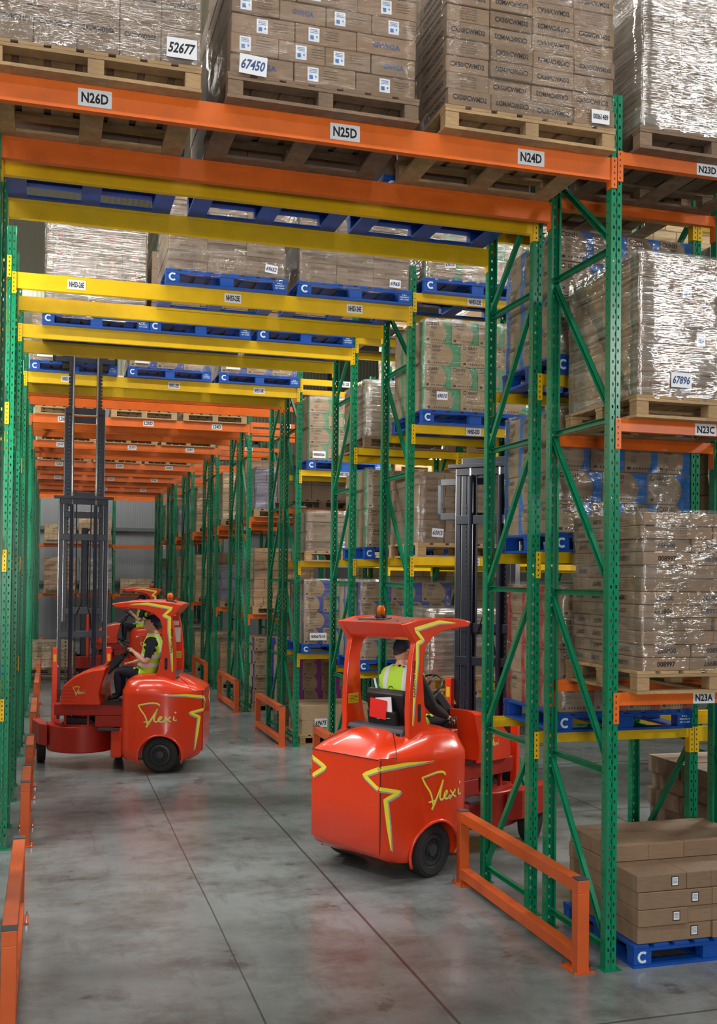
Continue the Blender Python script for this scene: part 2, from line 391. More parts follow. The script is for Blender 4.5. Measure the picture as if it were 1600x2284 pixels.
# ------------------------------------------------------------------ racking
PW, PD, PITCH = .078, .068, .075
def strip(mb, P, u0, u1, ztop, slot=None):
    """vertical sheet strip; P(u,z) gives the point; slot=(u0,u1,zlen) leaves holes open"""
    if not slot:
        mb.quad(P(u0, 0), P(u1, 0), P(u1, ztop), P(u0, ztop)); return
    a, b_, sl, off = slot
    if a > u0: mb.quad(P(u0, 0), P(a, 0), P(a, ztop), P(u0, ztop))
    if b_ < u1: mb.quad(P(b_, 0), P(u1, 0), P(u1, ztop), P(b_, ztop))
    z = 0; k = 0
    while z < ztop:
        zc = .06+off+k*PITCH; z1 = min(zc-sl/2, ztop)
        mb.quad(P(a, z), P(b_, z), P(b_, z1), P(a, z1)); z = zc+sl/2; k += 1
        if zc+sl/2 > ztop: break
def post_mesh(h):
    mb = MB()
    F = lambda u, z: (u, 0, z)
    strip(mb, F, 0, .033, h, (.014, .026, .022, 0)); strip(mb, F, .045, PW, h, (.052, .064, .022, 0))
    G = lambda u, z: (u, .006, z); strip(mb, G, .033, .045, h, (.036, .042, .03, .0375))
    for x, a in ((.033, 0), (.045, 0)): mb.quad((x, 0, 0), (x, .006, 0), (x, .006, h), (x, 0, h))
    for x in (0, PW):
        S = lambda u, z, x=x: (x, u, z); strip(mb, S, 0, PD, h, (.042, .05, .012, .0375))
    for x0, x1 in ((0, .016), (PW-.016, PW)): mb.quad((x0, PD, 0), (x1, PD, 0), (x1, PD, h), (x0, PD, h))
    me = mb.mesh('post', [GREEN], fix=False)
    return me
POSTH = 5.83
POST = post_mesh(POSTH)
mb = MB()
mb.box(-.02, PW+.03, -.03, PD+.02, 0, .006)
for x, y in ((-.008, -.015), (PW+.018, PD+.008)): mb.lathe([(.009, .006), (.009, .02)], (x, y, 0), n=6)
BASEP = mb.mesh('base_plate', [GREEN])
def brace_mesh(L):
    mb = MB(); mb.box(0, L, -.022, -.019, -.02, .02); mb.box(0, L, -.022, .012, -.02, -.017); mb.box(0, L, -.022, .012, .017, .02)
    return mb.mesh('brace', [GREEN])
D = .93
HB = [.13, 1.30, 2.49, 3.66, 4.81]
def make_frame(mirror):
    e = empty('rack_upright')
    p = mobj('post', POST, e); mobj('base_plate', BASEP, e)
    q = mobj('post', POST, e, (PW, D, 0), math.pi); mobj('base_plate', BASEP, e, (PW, D, 0), math.pi)
    y0, y1 = .05, D-.05; L = y1-y0
    for z in HB:
        o = mobj('horizontal_brace', HBM, e, (PW/2, y0, z)); o.rotation_euler = (0, 0, math.pi/2)
    HH = HB+[5.6]
    for i in range(5):
        za, zb = HH[i], HH[i+1]
        if i == 0: za = .1
        a = math.atan2(zb-za-.08, L); s = math.hypot(zb-za-.08, L)
        key = round(s, 2)
        if key not in BR: BR[key] = brace_mesh(s)
        # diagonal falls from the rear post to the front post (mirrored in the next row)
        if not mirror: o = mobj('diagonal_brace', BR[key], e, (PW/2, y0, za+.04)); o.rotation_euler = Euler((0, -a, math.pi/2), 'XYZ')
        else: o = mobj('diagonal_brace', BR[key], e, (PW/2, y1, za+.04)); o.rotation_euler = Euler((0, -a, -math.pi/2), 'XYZ')
        if i == 0: pass
    return e
BR = {}; HBM = brace_mesh(D-.1)
_k = {}
def ccopy(root, loc, rotz=0, parent=None):
    if root.name not in _k: _k[root.name] = [(c, list(c.children)) for c in root.children]
    r = root.copy(); COL.objects.link(r); r.location = loc; r.rotation_euler = (0, 0, rotz); r.parent = parent
    for c, g in _k[root.name]:
        d = c.copy(); COL.objects.link(d); d.parent = r
        for q in g:
            s = q.copy(); COL.objects.link(s); s.parent = d
    return r
FA, FB = make_frame(False), make_frame(True)
FIRST = {FA.name: True, FB.name: True}
def place(proto, loc, rotz, label, cat, group=None):
    if FIRST.pop(proto.name, None):
        _k[proto.name] = [(c, list(c.children)) for c in proto.children]
        o = proto; o.location = loc; o.rotation_euler = (0, 0, rotz)
    else: o = ccopy(proto, loc, rotz)
    for key in ('group',):
        if key in o: del o[key]
    return tag(o, label, cat, group)
ORD = ['first', 'second', 'third', 'fourth', 'fifth', 'sixth', 'seventh', 'eighth', 'ninth', 'tenth', 'eleventh', 'twelfth', 'thirteenth', 'fourteenth', 'fifteenth', 'sixteenth', 'seventeenth']
ROWS = [(0.0, 'O'), (1.17, 'Y'), (4.10, 'Y'), (6.24, 'Y'), (9.20, 'Y'), (10.37, 'O'), (13.28, 'O'), (14.45, 'O'), (17.2, 'O'), (18.37, 'O'),
        (21.4, 'O'), (22.57, 'O'), (25.3, 'O'), (26.47, 'O'), (29.2, 'O'), (30.37, 'O')]
for i, (Y, c) in enumerate(ROWS):
    pr = FB if i in (1, 3, 5, 7, 9, 11, 13, 15) else FA
    place(pr, (-PW, Y, 0), 0, 'green rack frame left of the tunnel, %s back from the camera' % ORD[i], 'rack frame', 'rack frames')
    place(pr, (3.9, Y, 0), 0, 'green rack frame right of the tunnel, %s back from the camera' % ORD[i], 'rack frame', 'rack frames')
    place(pr, (5.32, Y, 0), 0, 'green rack frame beyond the single pallet bay, in the %s rack row' % ORD[i], 'rack frame', 'rack frames')
    if 1 <= i < 7: place(pr, (9.30, Y, 0), 0, 'green rack frame deep at the right, in the %s rack row' % ORD[i], 'rack frame', 'rack frames')
    if i < 5: place(pr, (-4.06, Y, 0), 0, 'green rack frame ending the left bay, in the %s rack row' % ORD[i], 'rack frame', 'rack frames')
BM = {}
def beam_mesh(L, h, mat, rear):
    k = (round(L, 3), h, mat.name, rear)
    if k in BM: return BM[k]
    mb = MB(); pts = [(0, 0), (0, h), (.032, h), (.032, h-.032), (.05, h-.032), (.05, 0)]
    if rear: pts = [(-y, z) for y, z in pts]
    mb.prism(pts, 0, L, 'x'); BM[k] = mb.mesh('beam', [mat]); return BM[k]
def conn_mesh(mat, rear, right, h=.205):
    k = ('c', mat.name, rear, right)
    if k in BM: return BM[k]
    mb = MB(); s = -1 if rear else 1; t = 1 if right else -1
    ya, yb = sorted((-.007*s, -.002*s)); xa, xb = sorted((0, t*.036)); mb.box(xa, xb, ya, yb, -h, 0)
    ya, yb = sorted((-.007*s, .058*s)); xa, xb = sorted((0, -t*.005)); mb.box(xa, xb, ya, yb, -h, 0)
    for j in range(5):
        z = -.022-j*.04; ya, yb = sorted((-.0078*s, -.006*s)); xa, xb = sorted((t*.014, t*.022)); mb.box(xa, xb, ya, yb, z-.007, z+.007, 1)
    BM[k] = mb.mesh('connector', [mat, BLACK]); return BM[k]
def beam(x0, x1, Y, ztop, h, mat, rear=False, label='', texts=(), txh=.065, lw=.18, lh=.095, down=0, desc=''):
    L = x1-x0; yo = Y+D-.004 if rear else Y+.004
    o = mobj('pallet_beam', beam_mesh(L, h, mat, rear), None, (x0, yo, ztop-h))
    tag(o, desc, 'rack beam', 'pallet beams')
    for rt_, xx in ((False, 0), (True, L)):
        c = mobj('beam_connector', conn_mesh(mat, rear, rt_), o, (xx, -.004 if not rear else .004, h))
    for s, X in texts:
        mb = MB(); mb.box(-lw/2, lw/2, -.0025, 0, -lh/2, lh/2)
        p = mb.build('location_label', WHITE, o, loc=(X-x0, -.0005, h/2-down))
        mb = MB(); addtext(mb, s, 0, 0, lh*.62, lw*.8, y=-.0035); mb.build('lettering', INK, p, fix=False)
    return o
mats = {'O': ORANGE, 'Y': YELLOW}
names = {'O': 'orange', 'Y': 'yellow'}
rl = {0: 'N', 2: 'NHS3-', 4: 'NHS1-', 6: 'L', 8: 'J', 10: 'G', 12: 'E', 14: 'C'}
for i, (Y, c) in enumerate(ROWS):
    m, cn = mats[c], names[c]; tx = []
    if i in rl:
        lev = 'E' if c == 'Y' else 'D'
        tx = [(rl[i]+n+lev, x) for n, x in (('26', .55), ('25', 2.05), ('24', 3.31))]
        if i == 14: tx = tx[1:]
    kw = dict(lw=.19, lh=.10) if c == 'O' else dict(lw=.17, lh=.09)
    beam(0, 3.9, Y, 5.40, .15, m, False, texts=tx, desc='deep %s beam over the tunnel, front of the %s rack row' % (cn, ORD[i]), **kw)
    beam(0, 3.9, Y, 5.40, .15, m, True, desc='deep %s beam over the tunnel, rear of the %s rack row' % (cn, ORD[i]))
    levs = {'O': [5.45, 3.66, 1.83], 'Y': [5.55, 4.17, 2.79, 1.40]}[c]
    ln = {'O': 'DCA', 'Y': 'EDCA'}[c]; pos = {3: ['top', 'middle', 'lowest'], 4: ['top', 'second highest', 'third highest', 'lowest']}[len(levs)]
    if i > 9: levs = levs[:]
    for j, z in enumerate(levs):
        txs = []
        if i in rl and i < 9:
            s = rl[i]+'23'+ln[j]
            if i == 0 and j == 2: s = 'N23A'
            txs = [(s, 4.64)]
        beam(3.978, 5.32, Y, z, .085, m, False, texts=txs, desc='short %s %s beam, front of the %s single bay' % (cn, pos[j], ORD[i]), lw=.17, lh=.08, down=.002)
        beam(3.978, 5.32, Y, z, .085, m, True, desc='short %s %s beam, rear of the %s single bay' % (cn, pos[j], ORD[i]))
        if 1 <= i < 7:
            beam(5.398, 9.30, Y, z, .12, m, False, desc='long %s %s beam, right-hand bay, front of the %s row' % (cn, pos[j], ORD[i]))
            beam(5.398, 9.30, Y, z, .12, m, True, desc='long %s %s beam, right-hand bay, rear of the %s row' % (cn, pos[j], ORD[i]))
        if i < 5:
            beam(-3.978, -.078, Y, z, .12, m, False, desc='long %s %s beam, left bay, front of the %s row' % (cn, pos[j], ORD[i]))
            beam(-3.978, -.078, Y, z, .12, m, True, desc='long %s %s beam, left bay, rear of the %s row' % (cn, pos[j], ORD[i]))
# the row that closes the tunnel against the back wall
for j, x in enumerate((-.06, 2.60, 5.26)):
    place(FA, (x, 33.2, 0), 0, 'green rack frame standing against the grey back wall, %s from the left' % ORD[j], 'rack frame', 'rack frames')
for j, x in enumerate((.02, 2.68)):
    for z, t in ((5.4, 'top'), (3.60, 'middle'), (1.80, 'lowest')):
        tx = [('A25C', x+1.7)] if (z == 3.6) else []
        beam(x, x+2.58, 33.2, z, .11, ORANGE, False, texts=tx, lw=.22, lh=.12, desc='orange beam in front of the back wall, %s level, %s bay' % (t, ('left', 'right')[j]))
        beam(x, x+2.58, 33.2, z, .11, ORANGE, True, desc='orange beam in front of the back wall, %s level, %s bay, rear' % (t, ('left', 'right')[j]))

# ------------------------------------------------------------------ floor barriers
def barrier(x0, Y0, Y1, label, hgt=.605, s=.085):
    e = empty('rack_barrier', (x0+s/2, Y0, 0), 0, label, 'barrier', 'rack end barriers')
    L = Y1-Y0; h = s/2
    mb = MB(); mb.box(-h, h, 0, L, hgt-s, hgt); mb.build('top_rail', BARR, e, bevel=.004)
    mb = MB(); mb.box(-h, h, s, L-s, .05, .05+s); mb.build('bottom_rail', BARR, e, bevel=.004)
    for y in (0, L-s):
        mb = MB(); mb.box(-h+.0005, h-.0005, y+.0005, y+s-.0005, .008, hgt-s+.001); mb.build('post', BARR, e, bevel=.004)
        mb = MB(); mb.box(-h, h, y, y+s, hgt-.0005, hgt+.008); mb.build('end_cap', DGREY, e, bevel=.002)
        mb = MB(); ya, yb = (y-.02, y+s+.10) if y == 0 else (y-.10, y+s+.02); mb.box(-h-.035, h+.035, ya, yb, 0, .010); mb.build('base_plate', BARR, e)
        for bx in (-h-.02, h+.02):
            for by in (ya+.02, yb-.02):
                mb = MB(); mb.lathe([(.012, .010), (.012, .020), (.006, .020), (.006, .042)], (bx, by, 0), n=6); mb.build('anchor_bolt', STEEL, e)
bl = [(0.0, 2.13), (4.15, 5.13), (6.28, 7.2), (9.22, 11.2), (13.2, 15.3), (17.2, 19.3), (21.4, 23.5), (25.3, 27.4)]
who = ['nearest the camera', 'second', 'third', 'fourth', 'fifth', 'sixth', 'seventh', 'eighth']
for k, (a, b_) in enumerate(bl):
    barrier(.115, a-(.08 if k == 0 else 0), b_-(.05 if k == 0 else 0), 'orange steel floor barrier along the left racks, %s%s' % (who[k], '' if k == 0 else ' from the camera'))
    barrier(3.695, a, b_, 'orange steel floor barrier along the right racks, %s%s' % (who[k], '' if k == 0 else ' from the camera'))

# ------------------------------------------------------------------ pallets 1.2 x 1.0
def make_pallet(name, mat, blue=False, w=1.2, d=1.0, parts=True):
    e = empty(name); H = .15
    mb = MB()
    nb = 7 if not blue else 8; bw = w/nb-.035
    for i in range(nb):
        x = i*(w-bw)/(nb-1); mb.box(x, x+bw, 0, d, H-.02, H)
    deck = mb.build('deck_boards', mat, e, bevel=.002)
    mb = MB()
    for y in (0, d/2-.05, d-.1): mb.box(.002, w-.002, y+.001, y+.099, H-.04, H-.0205)
    mb.build('stringer_boards', mat, e)
    bw2 = .1 if not blue else .14
    for j, y in enumerate((0, d/2-.05, d-.1)):
        for i, x in enumerate((0, w/2-bw2/2, w-bw2)):
            mb = MB(); mb.box(x+.004, x+bw2-.004, y+.004, y+.096, .0205, H-.0405); b = mb.build('block', mat, e, bevel=.003)
            if blue and j == 0 and i == 0:
                mb = MB(); pts = []
                for k in range(13): a = R(48+k*22); pts.append((x+bw2/2+.032*math.cos(a), 0, .072+.032*math.sin(a)))
                mb.tube(pts, .010, 6); o = mb.build('stencilled_mark', WPAINT, b); o.scale = (1, .12, 1); o.location = (0, .002, 0)
            if blue and j == 0 and i == 2:
                mb = MB()
                for k, s in enumerate(('N.I.', 'PROPERTY', 'OF CHEP')): addtext(mb, s, x+bw2/2, .098-k*.024, .013, .05 if k == 0 else .095, y=.0025)
                mb.build('stencilled_mark', WPAINT, b, fix=False)
    for x in (0, w/2-.07, w-.14):
        mb = MB(); mb.box(x, x+.14, .0, d, 0, .02); mb.build('bottom_board', mat, e)
    for y in (0, d-.1):
        for xa, xb in ((.1405, w/2-.0705), (w/2+.0705, w-.1405)):
            mb = MB(); mb.box(xa, xb, y, y+.1, 0, .02); mb.build('bottom_board', mat, e)
    FIRST[e.name] = True
    return e
PWD = make_pallet('wooden_pallet', WOOD); PWO = make_pallet('wooden_pallet', WOODD); PBL = make_pallet('blue_pallet', BLUEW, True)
PAL = {'wood': (PWD, 'pale wooden pallet'), 'old': (PWO, 'weathered grey wooden pallet'), 'blue': (PBL, 'blue painted wooden pallet')}
def pallet(kind, x, y, z, where, rz=0):
    p, d = PAL[kind]; return place(p, (x, y, z), rz, d+' '+where, 'pallet', 'pallets')

# ------------------------------------------------------------------ cartons
CM = {}
def set_uv(me, bx=None):
    uv = me.uv_layers.new(name='UVMap'); xs = [v.co for v in me.vertices]
    x0, x1 = min(v.x for v in xs), max(v.x for v in xs); y0, y1 = min(v.y for v in xs), max(v.y for v in xs); z0, z1 = min(v.z for v in xs), max(v.z for v in xs)
    for p in me.polygons:
        for li in p.loop_indices:
            c = me.vertices[me.loops[li].vertex_index].co; n = p.normal
            if abs(n.z) > .7: uv.data[li].uv = (.1, .5)
            elif abs(n.y) > .7: uv.data[li].uv = ((c.x-x0)/(x1-x0), (c.z-z0)/(z1-z0))
            else: uv.data[li].uv = ((c.y-y0)/(y1-y0), (c.z-z0)/(z1-z0))
class Far:
    v = []; f = []; m = []; uv = []; rnd = []; mats = []
    @classmethod
    def mi(s, mat):
        if mat not in s.mats: s.mats.append(mat)
        return s.mats.index(mat)
    @classmethod
    def box(s, w, d, h, M_, mat, r):
        b_ = len(s.v); P = [(-w/2,-d/2,0),(w/2,-d/2,0),(w/2,d/2,0),(-w/2,d/2,0),(-w/2,-d/2,h),(w/2,-d/2,h),(w/2,d/2,h),(-w/2,d/2,h)]
        s.v += [tuple(M_ @ Vector(p)) for p in P]; k = s.mi(mat)
        for f, u in (((0,3,2,1), None), ((4,5,6,7), None), ((0,1,5,4), 1), ((1,2,6,5), 1), ((2,3,7,6), 1), ((3,0,4,7), 1)):
            s.f.append(tuple(b_+i for i in f)); s.m.append(k); s.rnd.append(r)
            s.uv += [(0,0),(1,0),(1,1),(0,1)] if u else [(.1,.5)]*4
    @classmethod
    def add(s, me, M_, r):
        b_ = len(s.v); s.v += [tuple(M_ @ v.co) for v in me.vertices]
        for p in me.polygons:
            s.f.append(tuple(b_+i for i in p.vertices)); s.m.append(s.mi(me.materials[p.material_index])); s.rnd.append(r); s.uv += [(.1,.5)]*len(p.vertices)
def carton_mesh(w, d, h, mat):
    k = (round(w, 3), round(d, 3), round(h, 3), mat.name)
    if k in CM: return CM[k]
    mb = MB(); mb.box(-w/2, w/2, -d/2, d/2, 0, h); me = mb.mesh('carton', [mat]); set_uv(me)
    bm = bmesh.new(); bm.from_mesh(me); bmesh.ops.bevel(bm, geom=bm.edges[:], offset=.004, segments=1, affect='EDGES'); bm.to_mesh(me); bm.free()
    CM[k] = me; return me
PM = {}
def rule(mb, cx, cz, w, t, y=0, side='front'):
    if side == 'front': mb.quad((cx-w/2, y, cz-t/2), (cx+w/2, y, cz-t/2), (cx+w/2, y, cz+t/2), (cx-w/2, y, cz+t/2))
    else: mb.quad((y, cx-w/2, cz-t/2), (y, cx+w/2, cz-t/2), (y, cx+w/2, cz+t/2), (y, cx-w/2, cz+t/2))
def ring(mb, cx, cz, r, t, y=0, mi=0, n=16, a0=0, a1=2*math.pi):
    vs = []; fs = []
    for k in range(n+1):
        a = a0+(a1-a0)*k/n
        vs += [(cx+r*math.cos(a), y, cz+r*math.sin(a)), (cx+(r-t)*math.cos(a), y, cz+(r-t)*math.sin(a))]
        if k: fs.append((2*k-2, 2*k, 2*k+1, 2*k-1))
    mb.add(vs, fs, mi)
def print_mesh(kind, w, h, var, side='front'):
    k = (kind, round(w, 3), round(h, 3), var, side)
    if k in PM: return PM[k]
    mb = MB(); ms = [INKG]; y = 0; rnd = random.Random(str(k))
    fl = var % 2 == 1
    S = dict(y=y, side=side)
    if kind == 'sr': addtext(mb, 'CXCWMD2/SR', 0, h*.62, .032, w*.78, **S); ms = [INK]
    elif kind == 'cx50':
        if var < 4: addtext(mb, 'CX50/CWMD2', .0, h*.5, .034, w*.78, flip=fl, **S); ms = [INK]
        else:
            for q in range(5): addtext(mb, ['Yellow CW Emits', 'Size : 18.27 x 24', '(200-455 x envelopes)', 'Qty : 500 (10 x 50)', 'Code : CX50/CWMD2'][q], 0, h*(.82-q*.15), h*.085, w*.38, **S)
    elif kind == 'gwh':
        if var in (0, 1): addtext(mb, 'GWH2A', 0, h*.5, .034, w*.45, flip=fl, **S); ms = [INKB]
        else:
            sx = (-.02 if var == 2 else -.20)*w
            mb.quad((sx-.034, y, h*.5-.042), (sx+.034, y, h*.5-.042), (sx+.034, y, h*.5+.042), (sx-.034, y, h*.5+.042), 0)
            for q in range(3): rule2(mb, sx, h*.5+.03-q*.009, .046, .003, y-.001, 1)
            rule2(mb, sx-.012, h*.5-.018, .022, .024, y-.001, 1); rule2(mb, sx+.018, h*.5-.012, .008, .012, y-.001, 1)
            for q in range(4): rule2(mb, sx+.11, h*.75-q*h*.13, .09, .004, y, 2)
            ms = [WHITE, BLUEM, INKG]
    elif kind == 'bsh':
        addtext(mb, 'BSHD14', -w*.25, h*.45, .03, .12, **S)
        if var % 2 == 0:
            sx = w*(.12 if var == 0 else .3)
            mb.quad((sx-.034, y, h*.5-.042), (sx+.034, y, h*.5-.042), (sx+.034, y, h*.5+.042), (sx-.034, y, h*.5+.042), 1)
            rule2(mb, sx-.012, h*.45, .022, .022, y-.001, 2); rule2(mb, sx+.016, h*.45, .01, .014, y-.001, 2)
        ms = [INKG, WHITE, BLUEM]
    elif kind == '997':
        if var < 4: addtext(mb, '008997', 0, h*.5, .036, min(w*.5, .14), flip=fl, **S); ms = [INK]
        else:
            for q in range(4): addtext(mb, ['Qty : 500', 'Size : 18.27', 'Batch 008997', 'Gross 12.4kg'][q], 0, h*(.8-q*.19), h*.11, w*.3, **S)
    elif kind == 'plain':
        for q in range(6): rule2(mb, (-.12 if var % 2 else .1)*w, h*(.8-q*.1), w*(.3-.05*(q % 3)), .004, y, 0, side)
    elif kind == 'mvk': addtext(mb, 'MVK041', 0, h*.5, .034, min(.15, w*.5), flip=fl, **S); ms = [INKG]
    elif kind == 'ln': addtext(mb, ['266530', '633520'][fl], 0, h*.5, .032, min(.13, w*.5), flip=fl, **S)
    elif kind == 'tex': addtext(mb, 'TEXXXZZ', 0, h*.55, .035, w*.5, flip=fl, **S)
    elif kind == 'flat':
        if var == 0:
            sx = w*.26
            rule2(mb, sx, h*.52, .056, .066, y, 0); rule2(mb, sx, h*.52, .044, .054, y-.001, 1)
            for q in range(4): rule2(mb, sx, h*.52+.016-q*.009, .034, .0025, y-.002, 0)
            ms = [INK, WHITE]
        else: rule2(mb, 0, h*.5, .002, h, y, 0)
    elif kind == 'misc':
        rule2(mb, w*.05, h*.62, .05, h*.45, y, 1)
        for q in range(3): rule2(mb, -w*.25, h*(.7-q*.12), .06, .006, y, 0)
        for q in range(3): rule2(mb, w*.3, h*(.4-q*.1), .07, .005, y, 0)
        ms = [INKG, GNRM]
    elif kind.startswith('gn'):
        t = {'gnblue': 'GN31', 'gngreen': 'GN31', 'gnnavy': 'GN33', 'gnred': 'GND31', 'gnpurp': 'GN38'}[kind]
        if var == 1: t = 'GN31'
        s = min(.034, h*.16)
        if side == 'front':
            ring(mb, -w*.38, h*.84, s*.62, s*.2, y, n=10, a0=.4, a1=2.9); ring(mb, -w*.38, h*.84, s*.62, s*.2, y, n=10, a0=3.6, a1=6.0)
            addtext(mb, t, -w*.16, h*.84, s, s*3.0, y=y)
            for q in range(3): rule2(mb, -w*.17, h*(.70-q*.035), w*(.3-.05*q), .0035, y, 0)
            for q in range(6): rule2(mb, -w*.24, h*(.50-q*.045), w*(.18-.03*(q % 2)), .0025, y, 0)
            rule2(mb, -w*.38, h*.13, .03, .022, y, 0)
            for q in range(7): rule2(mb, -w*.22+q*.025, h*.13, .011, .013, y, 0)
        else:
            addtext(mb, t, 0, h*.8, s, s*3, y=y, side='left')
            for q in range(4): rule2(mb, 0, h*(.6-q*.05), w*.3, .003, y, 0, 'left')
        ms = [INK if kind != 'gnpurp' else INKG]
    if not mb.v: PM[k] = None; return None
    PM[k] = mb.mesh('print', ms, fix=False); return PM[k]
def rule2(mb, cx, cz, w, t, y, mi, side='front'):
    if side == 'front': mb.add([(cx-w/2, y, cz-t/2), (cx+w/2, y, cz-t/2), (cx+w/2, y, cz+t/2), (cx-w/2, y, cz+t/2)], [(0, 1, 2, 3)], mi)
    else: mb.add([(y, cx-w/2, cz-t/2), (y, cx+w/2, cz-t/2), (y, cx+w/2, cz+t/2), (y, cx-w/2, cz+t/2)], [(0, 1, 2, 3)], mi)
GNRM = plain('red_print', srgb(150, 50, 50), .6)
KMAT = {'sr': CARDG, 'gwh': CARD, 'cx50': CARD, 'plain': CARDG, 'bsh': CARD, '997': CARD, 'flat': CARD, 'mvk': CARDG, 'misc': CARDG, 'ln': CARD, 'tex': CARDG,
        'gnblue': GNBLUE, 'gngreen': GNGREEN, 'gnnavy': GNNAVY, 'gnred': GNRED, 'gnpurp': GNPURP, 'tan': CARDL}
KDESC = {'sr': 'cube brown carton', 'gwh': 'slim brown carton', 'cx50': 'small brown printed carton', 'plain': 'plain brown carton', 'bsh': 'wide flat brown carton', '997': 'thin brown numbered carton',
         'flat': 'flat brown carton', 'mvk': 'slim tan carton', 'misc': 'carton with red print', 'ln': 'brown carton', 'tex': 'grey brown carton', 'tan': 'pale carton',
         'gnblue': 'blue panelled carton', 'gngreen': 'green panelled carton', 'gnnavy': 'navy panelled carton', 'gnred': 'red panelled carton', 'gnpurp': 'purple panelled carton'}
def stack(kind, where, x0, x1, y0, depth, z0, nl, h, ncol, grp=None, side=True, jit=.003, vary=None, fd=None, rearn=1, seed=1, skip=(), indiv=False):
    rnd = random.Random(seed*77+nl); mat = KMAT[kind]; fill = MB(); g = 0.004
    fd = fd or depth*.5
    grp = grp or ('cartons '+where)
    for k in range(nl):
        n = ncol[k % len(ncol)]; w = (x1-x0)/n; z = z0+k*h
        ox = rnd.uniform(-jit, jit)*1.5
        for i in range(n):
            if (k, i) in skip: continue
            loc = (x0+w*(i+.5)+ox, y0+fd/2+rnd.uniform(-jit, jit)*2, z); rz = rnd.uniform(-1, 1)*jit*2.5
            if not indiv:
                M_ = Matrix.Translation(loc) @ Matrix.Rotation(rz, 4, 'Z'); rr_ = rnd.random(); Far.box(w-g, fd-g, h-.003, M_, mat, rr_)
                v = vary(k, i, rnd) if vary else rnd.randrange(2)
                pm = print_mesh(kind, w, h, v) if v is not None else None
                if pm: Far.add(pm, M_ @ Matrix.Translation((0, -(fd-g)/2-.0012, 0)), rr_)
                continue
            o = mobj('carton', carton_mesh(w-g, fd-g, h-.003, mat), None, loc, rz)
            pos = 'leftmost' if i == 0 else ('rightmost' if i == n-1 else ORD[i]+' from left')
            tag(o, '%s %s, %s in layer %d' % (KDESC[kind], where, pos, k+1), 'carton', grp)
            v = vary(k, i, rnd) if vary else rnd.randrange(2)
            if v is not None:
                pm = print_mesh(kind, w, h, v)
                if pm: mobj('print', pm, o, (0, -(fd-g)/2-.0012, 0))
            if side and i == 0 and kind not in ('flat', 'gwh', 'sr'):
                pm = print_mesh(kind, fd, h, rnd.randrange(2) if kind != '997' else v, 'left')
                if pm and kind in ('997', 'cx50', 'mvk', 'plain', 'ln') or kind.startswith('gn'): mobj('print', pm, o, (-(w-g)/2-.0012, 0, 0))
        rw = depth-fd
        if rw > .1:
            s0 = x0
            if side:
                rr = rw/rearn
                for q in range(rearn):
                    if not indiv:
                        Far.box(w-g, rr-g, h-.003, Matrix.Translation((x0+w*.5+ox, y0+fd+rr*(q+.5), z)), mat, rnd.random()); continue
                    o = mobj('carton', carton_mesh(w-g, rr-g, h-.003, mat), None, (x0+w*.5+ox, y0+fd+rr*(q+.5), z), rnd.uniform(-1, 1)*jit*2)
                    tag(o, '%s %s, %s behind front left corner, layer %d' % (KDESC[kind], where, ORD[q], k+1), 'carton', grp)
                    if kind in ('997', 'plain', 'ln') or kind.startswith('gn'):
                        pm = print_mesh(kind, rr, h, rnd.randrange(2) if kind != '997' else rnd.choice((0, 1, 4)), 'left')
                        if pm: mobj('print', pm, o, (-(w-g)/2-.0012, 0, 0))
                s0 = x0+w
            for q in range(n-(1 if side else 0)):
                if not indiv: Far.box(w-g, rw-g, h-.003, Matrix.Translation((s0+w*(q+.5)+ox, y0+fd+rw/2, z)), mat, rnd.random()); continue
                fill.box(s0+w*q+.002+ox, s0+w*(q+1)-.002+ox, y0+fd+.002, y0+depth-.002, z, z+h-.003)
    if fill.v:
        o = fill.build('rear_cartons', KMAT['ln'] if kind.startswith('gn') else mat); tag(o, 'rear rows of cartons %s' % where, 'cartons', kind='stuff')
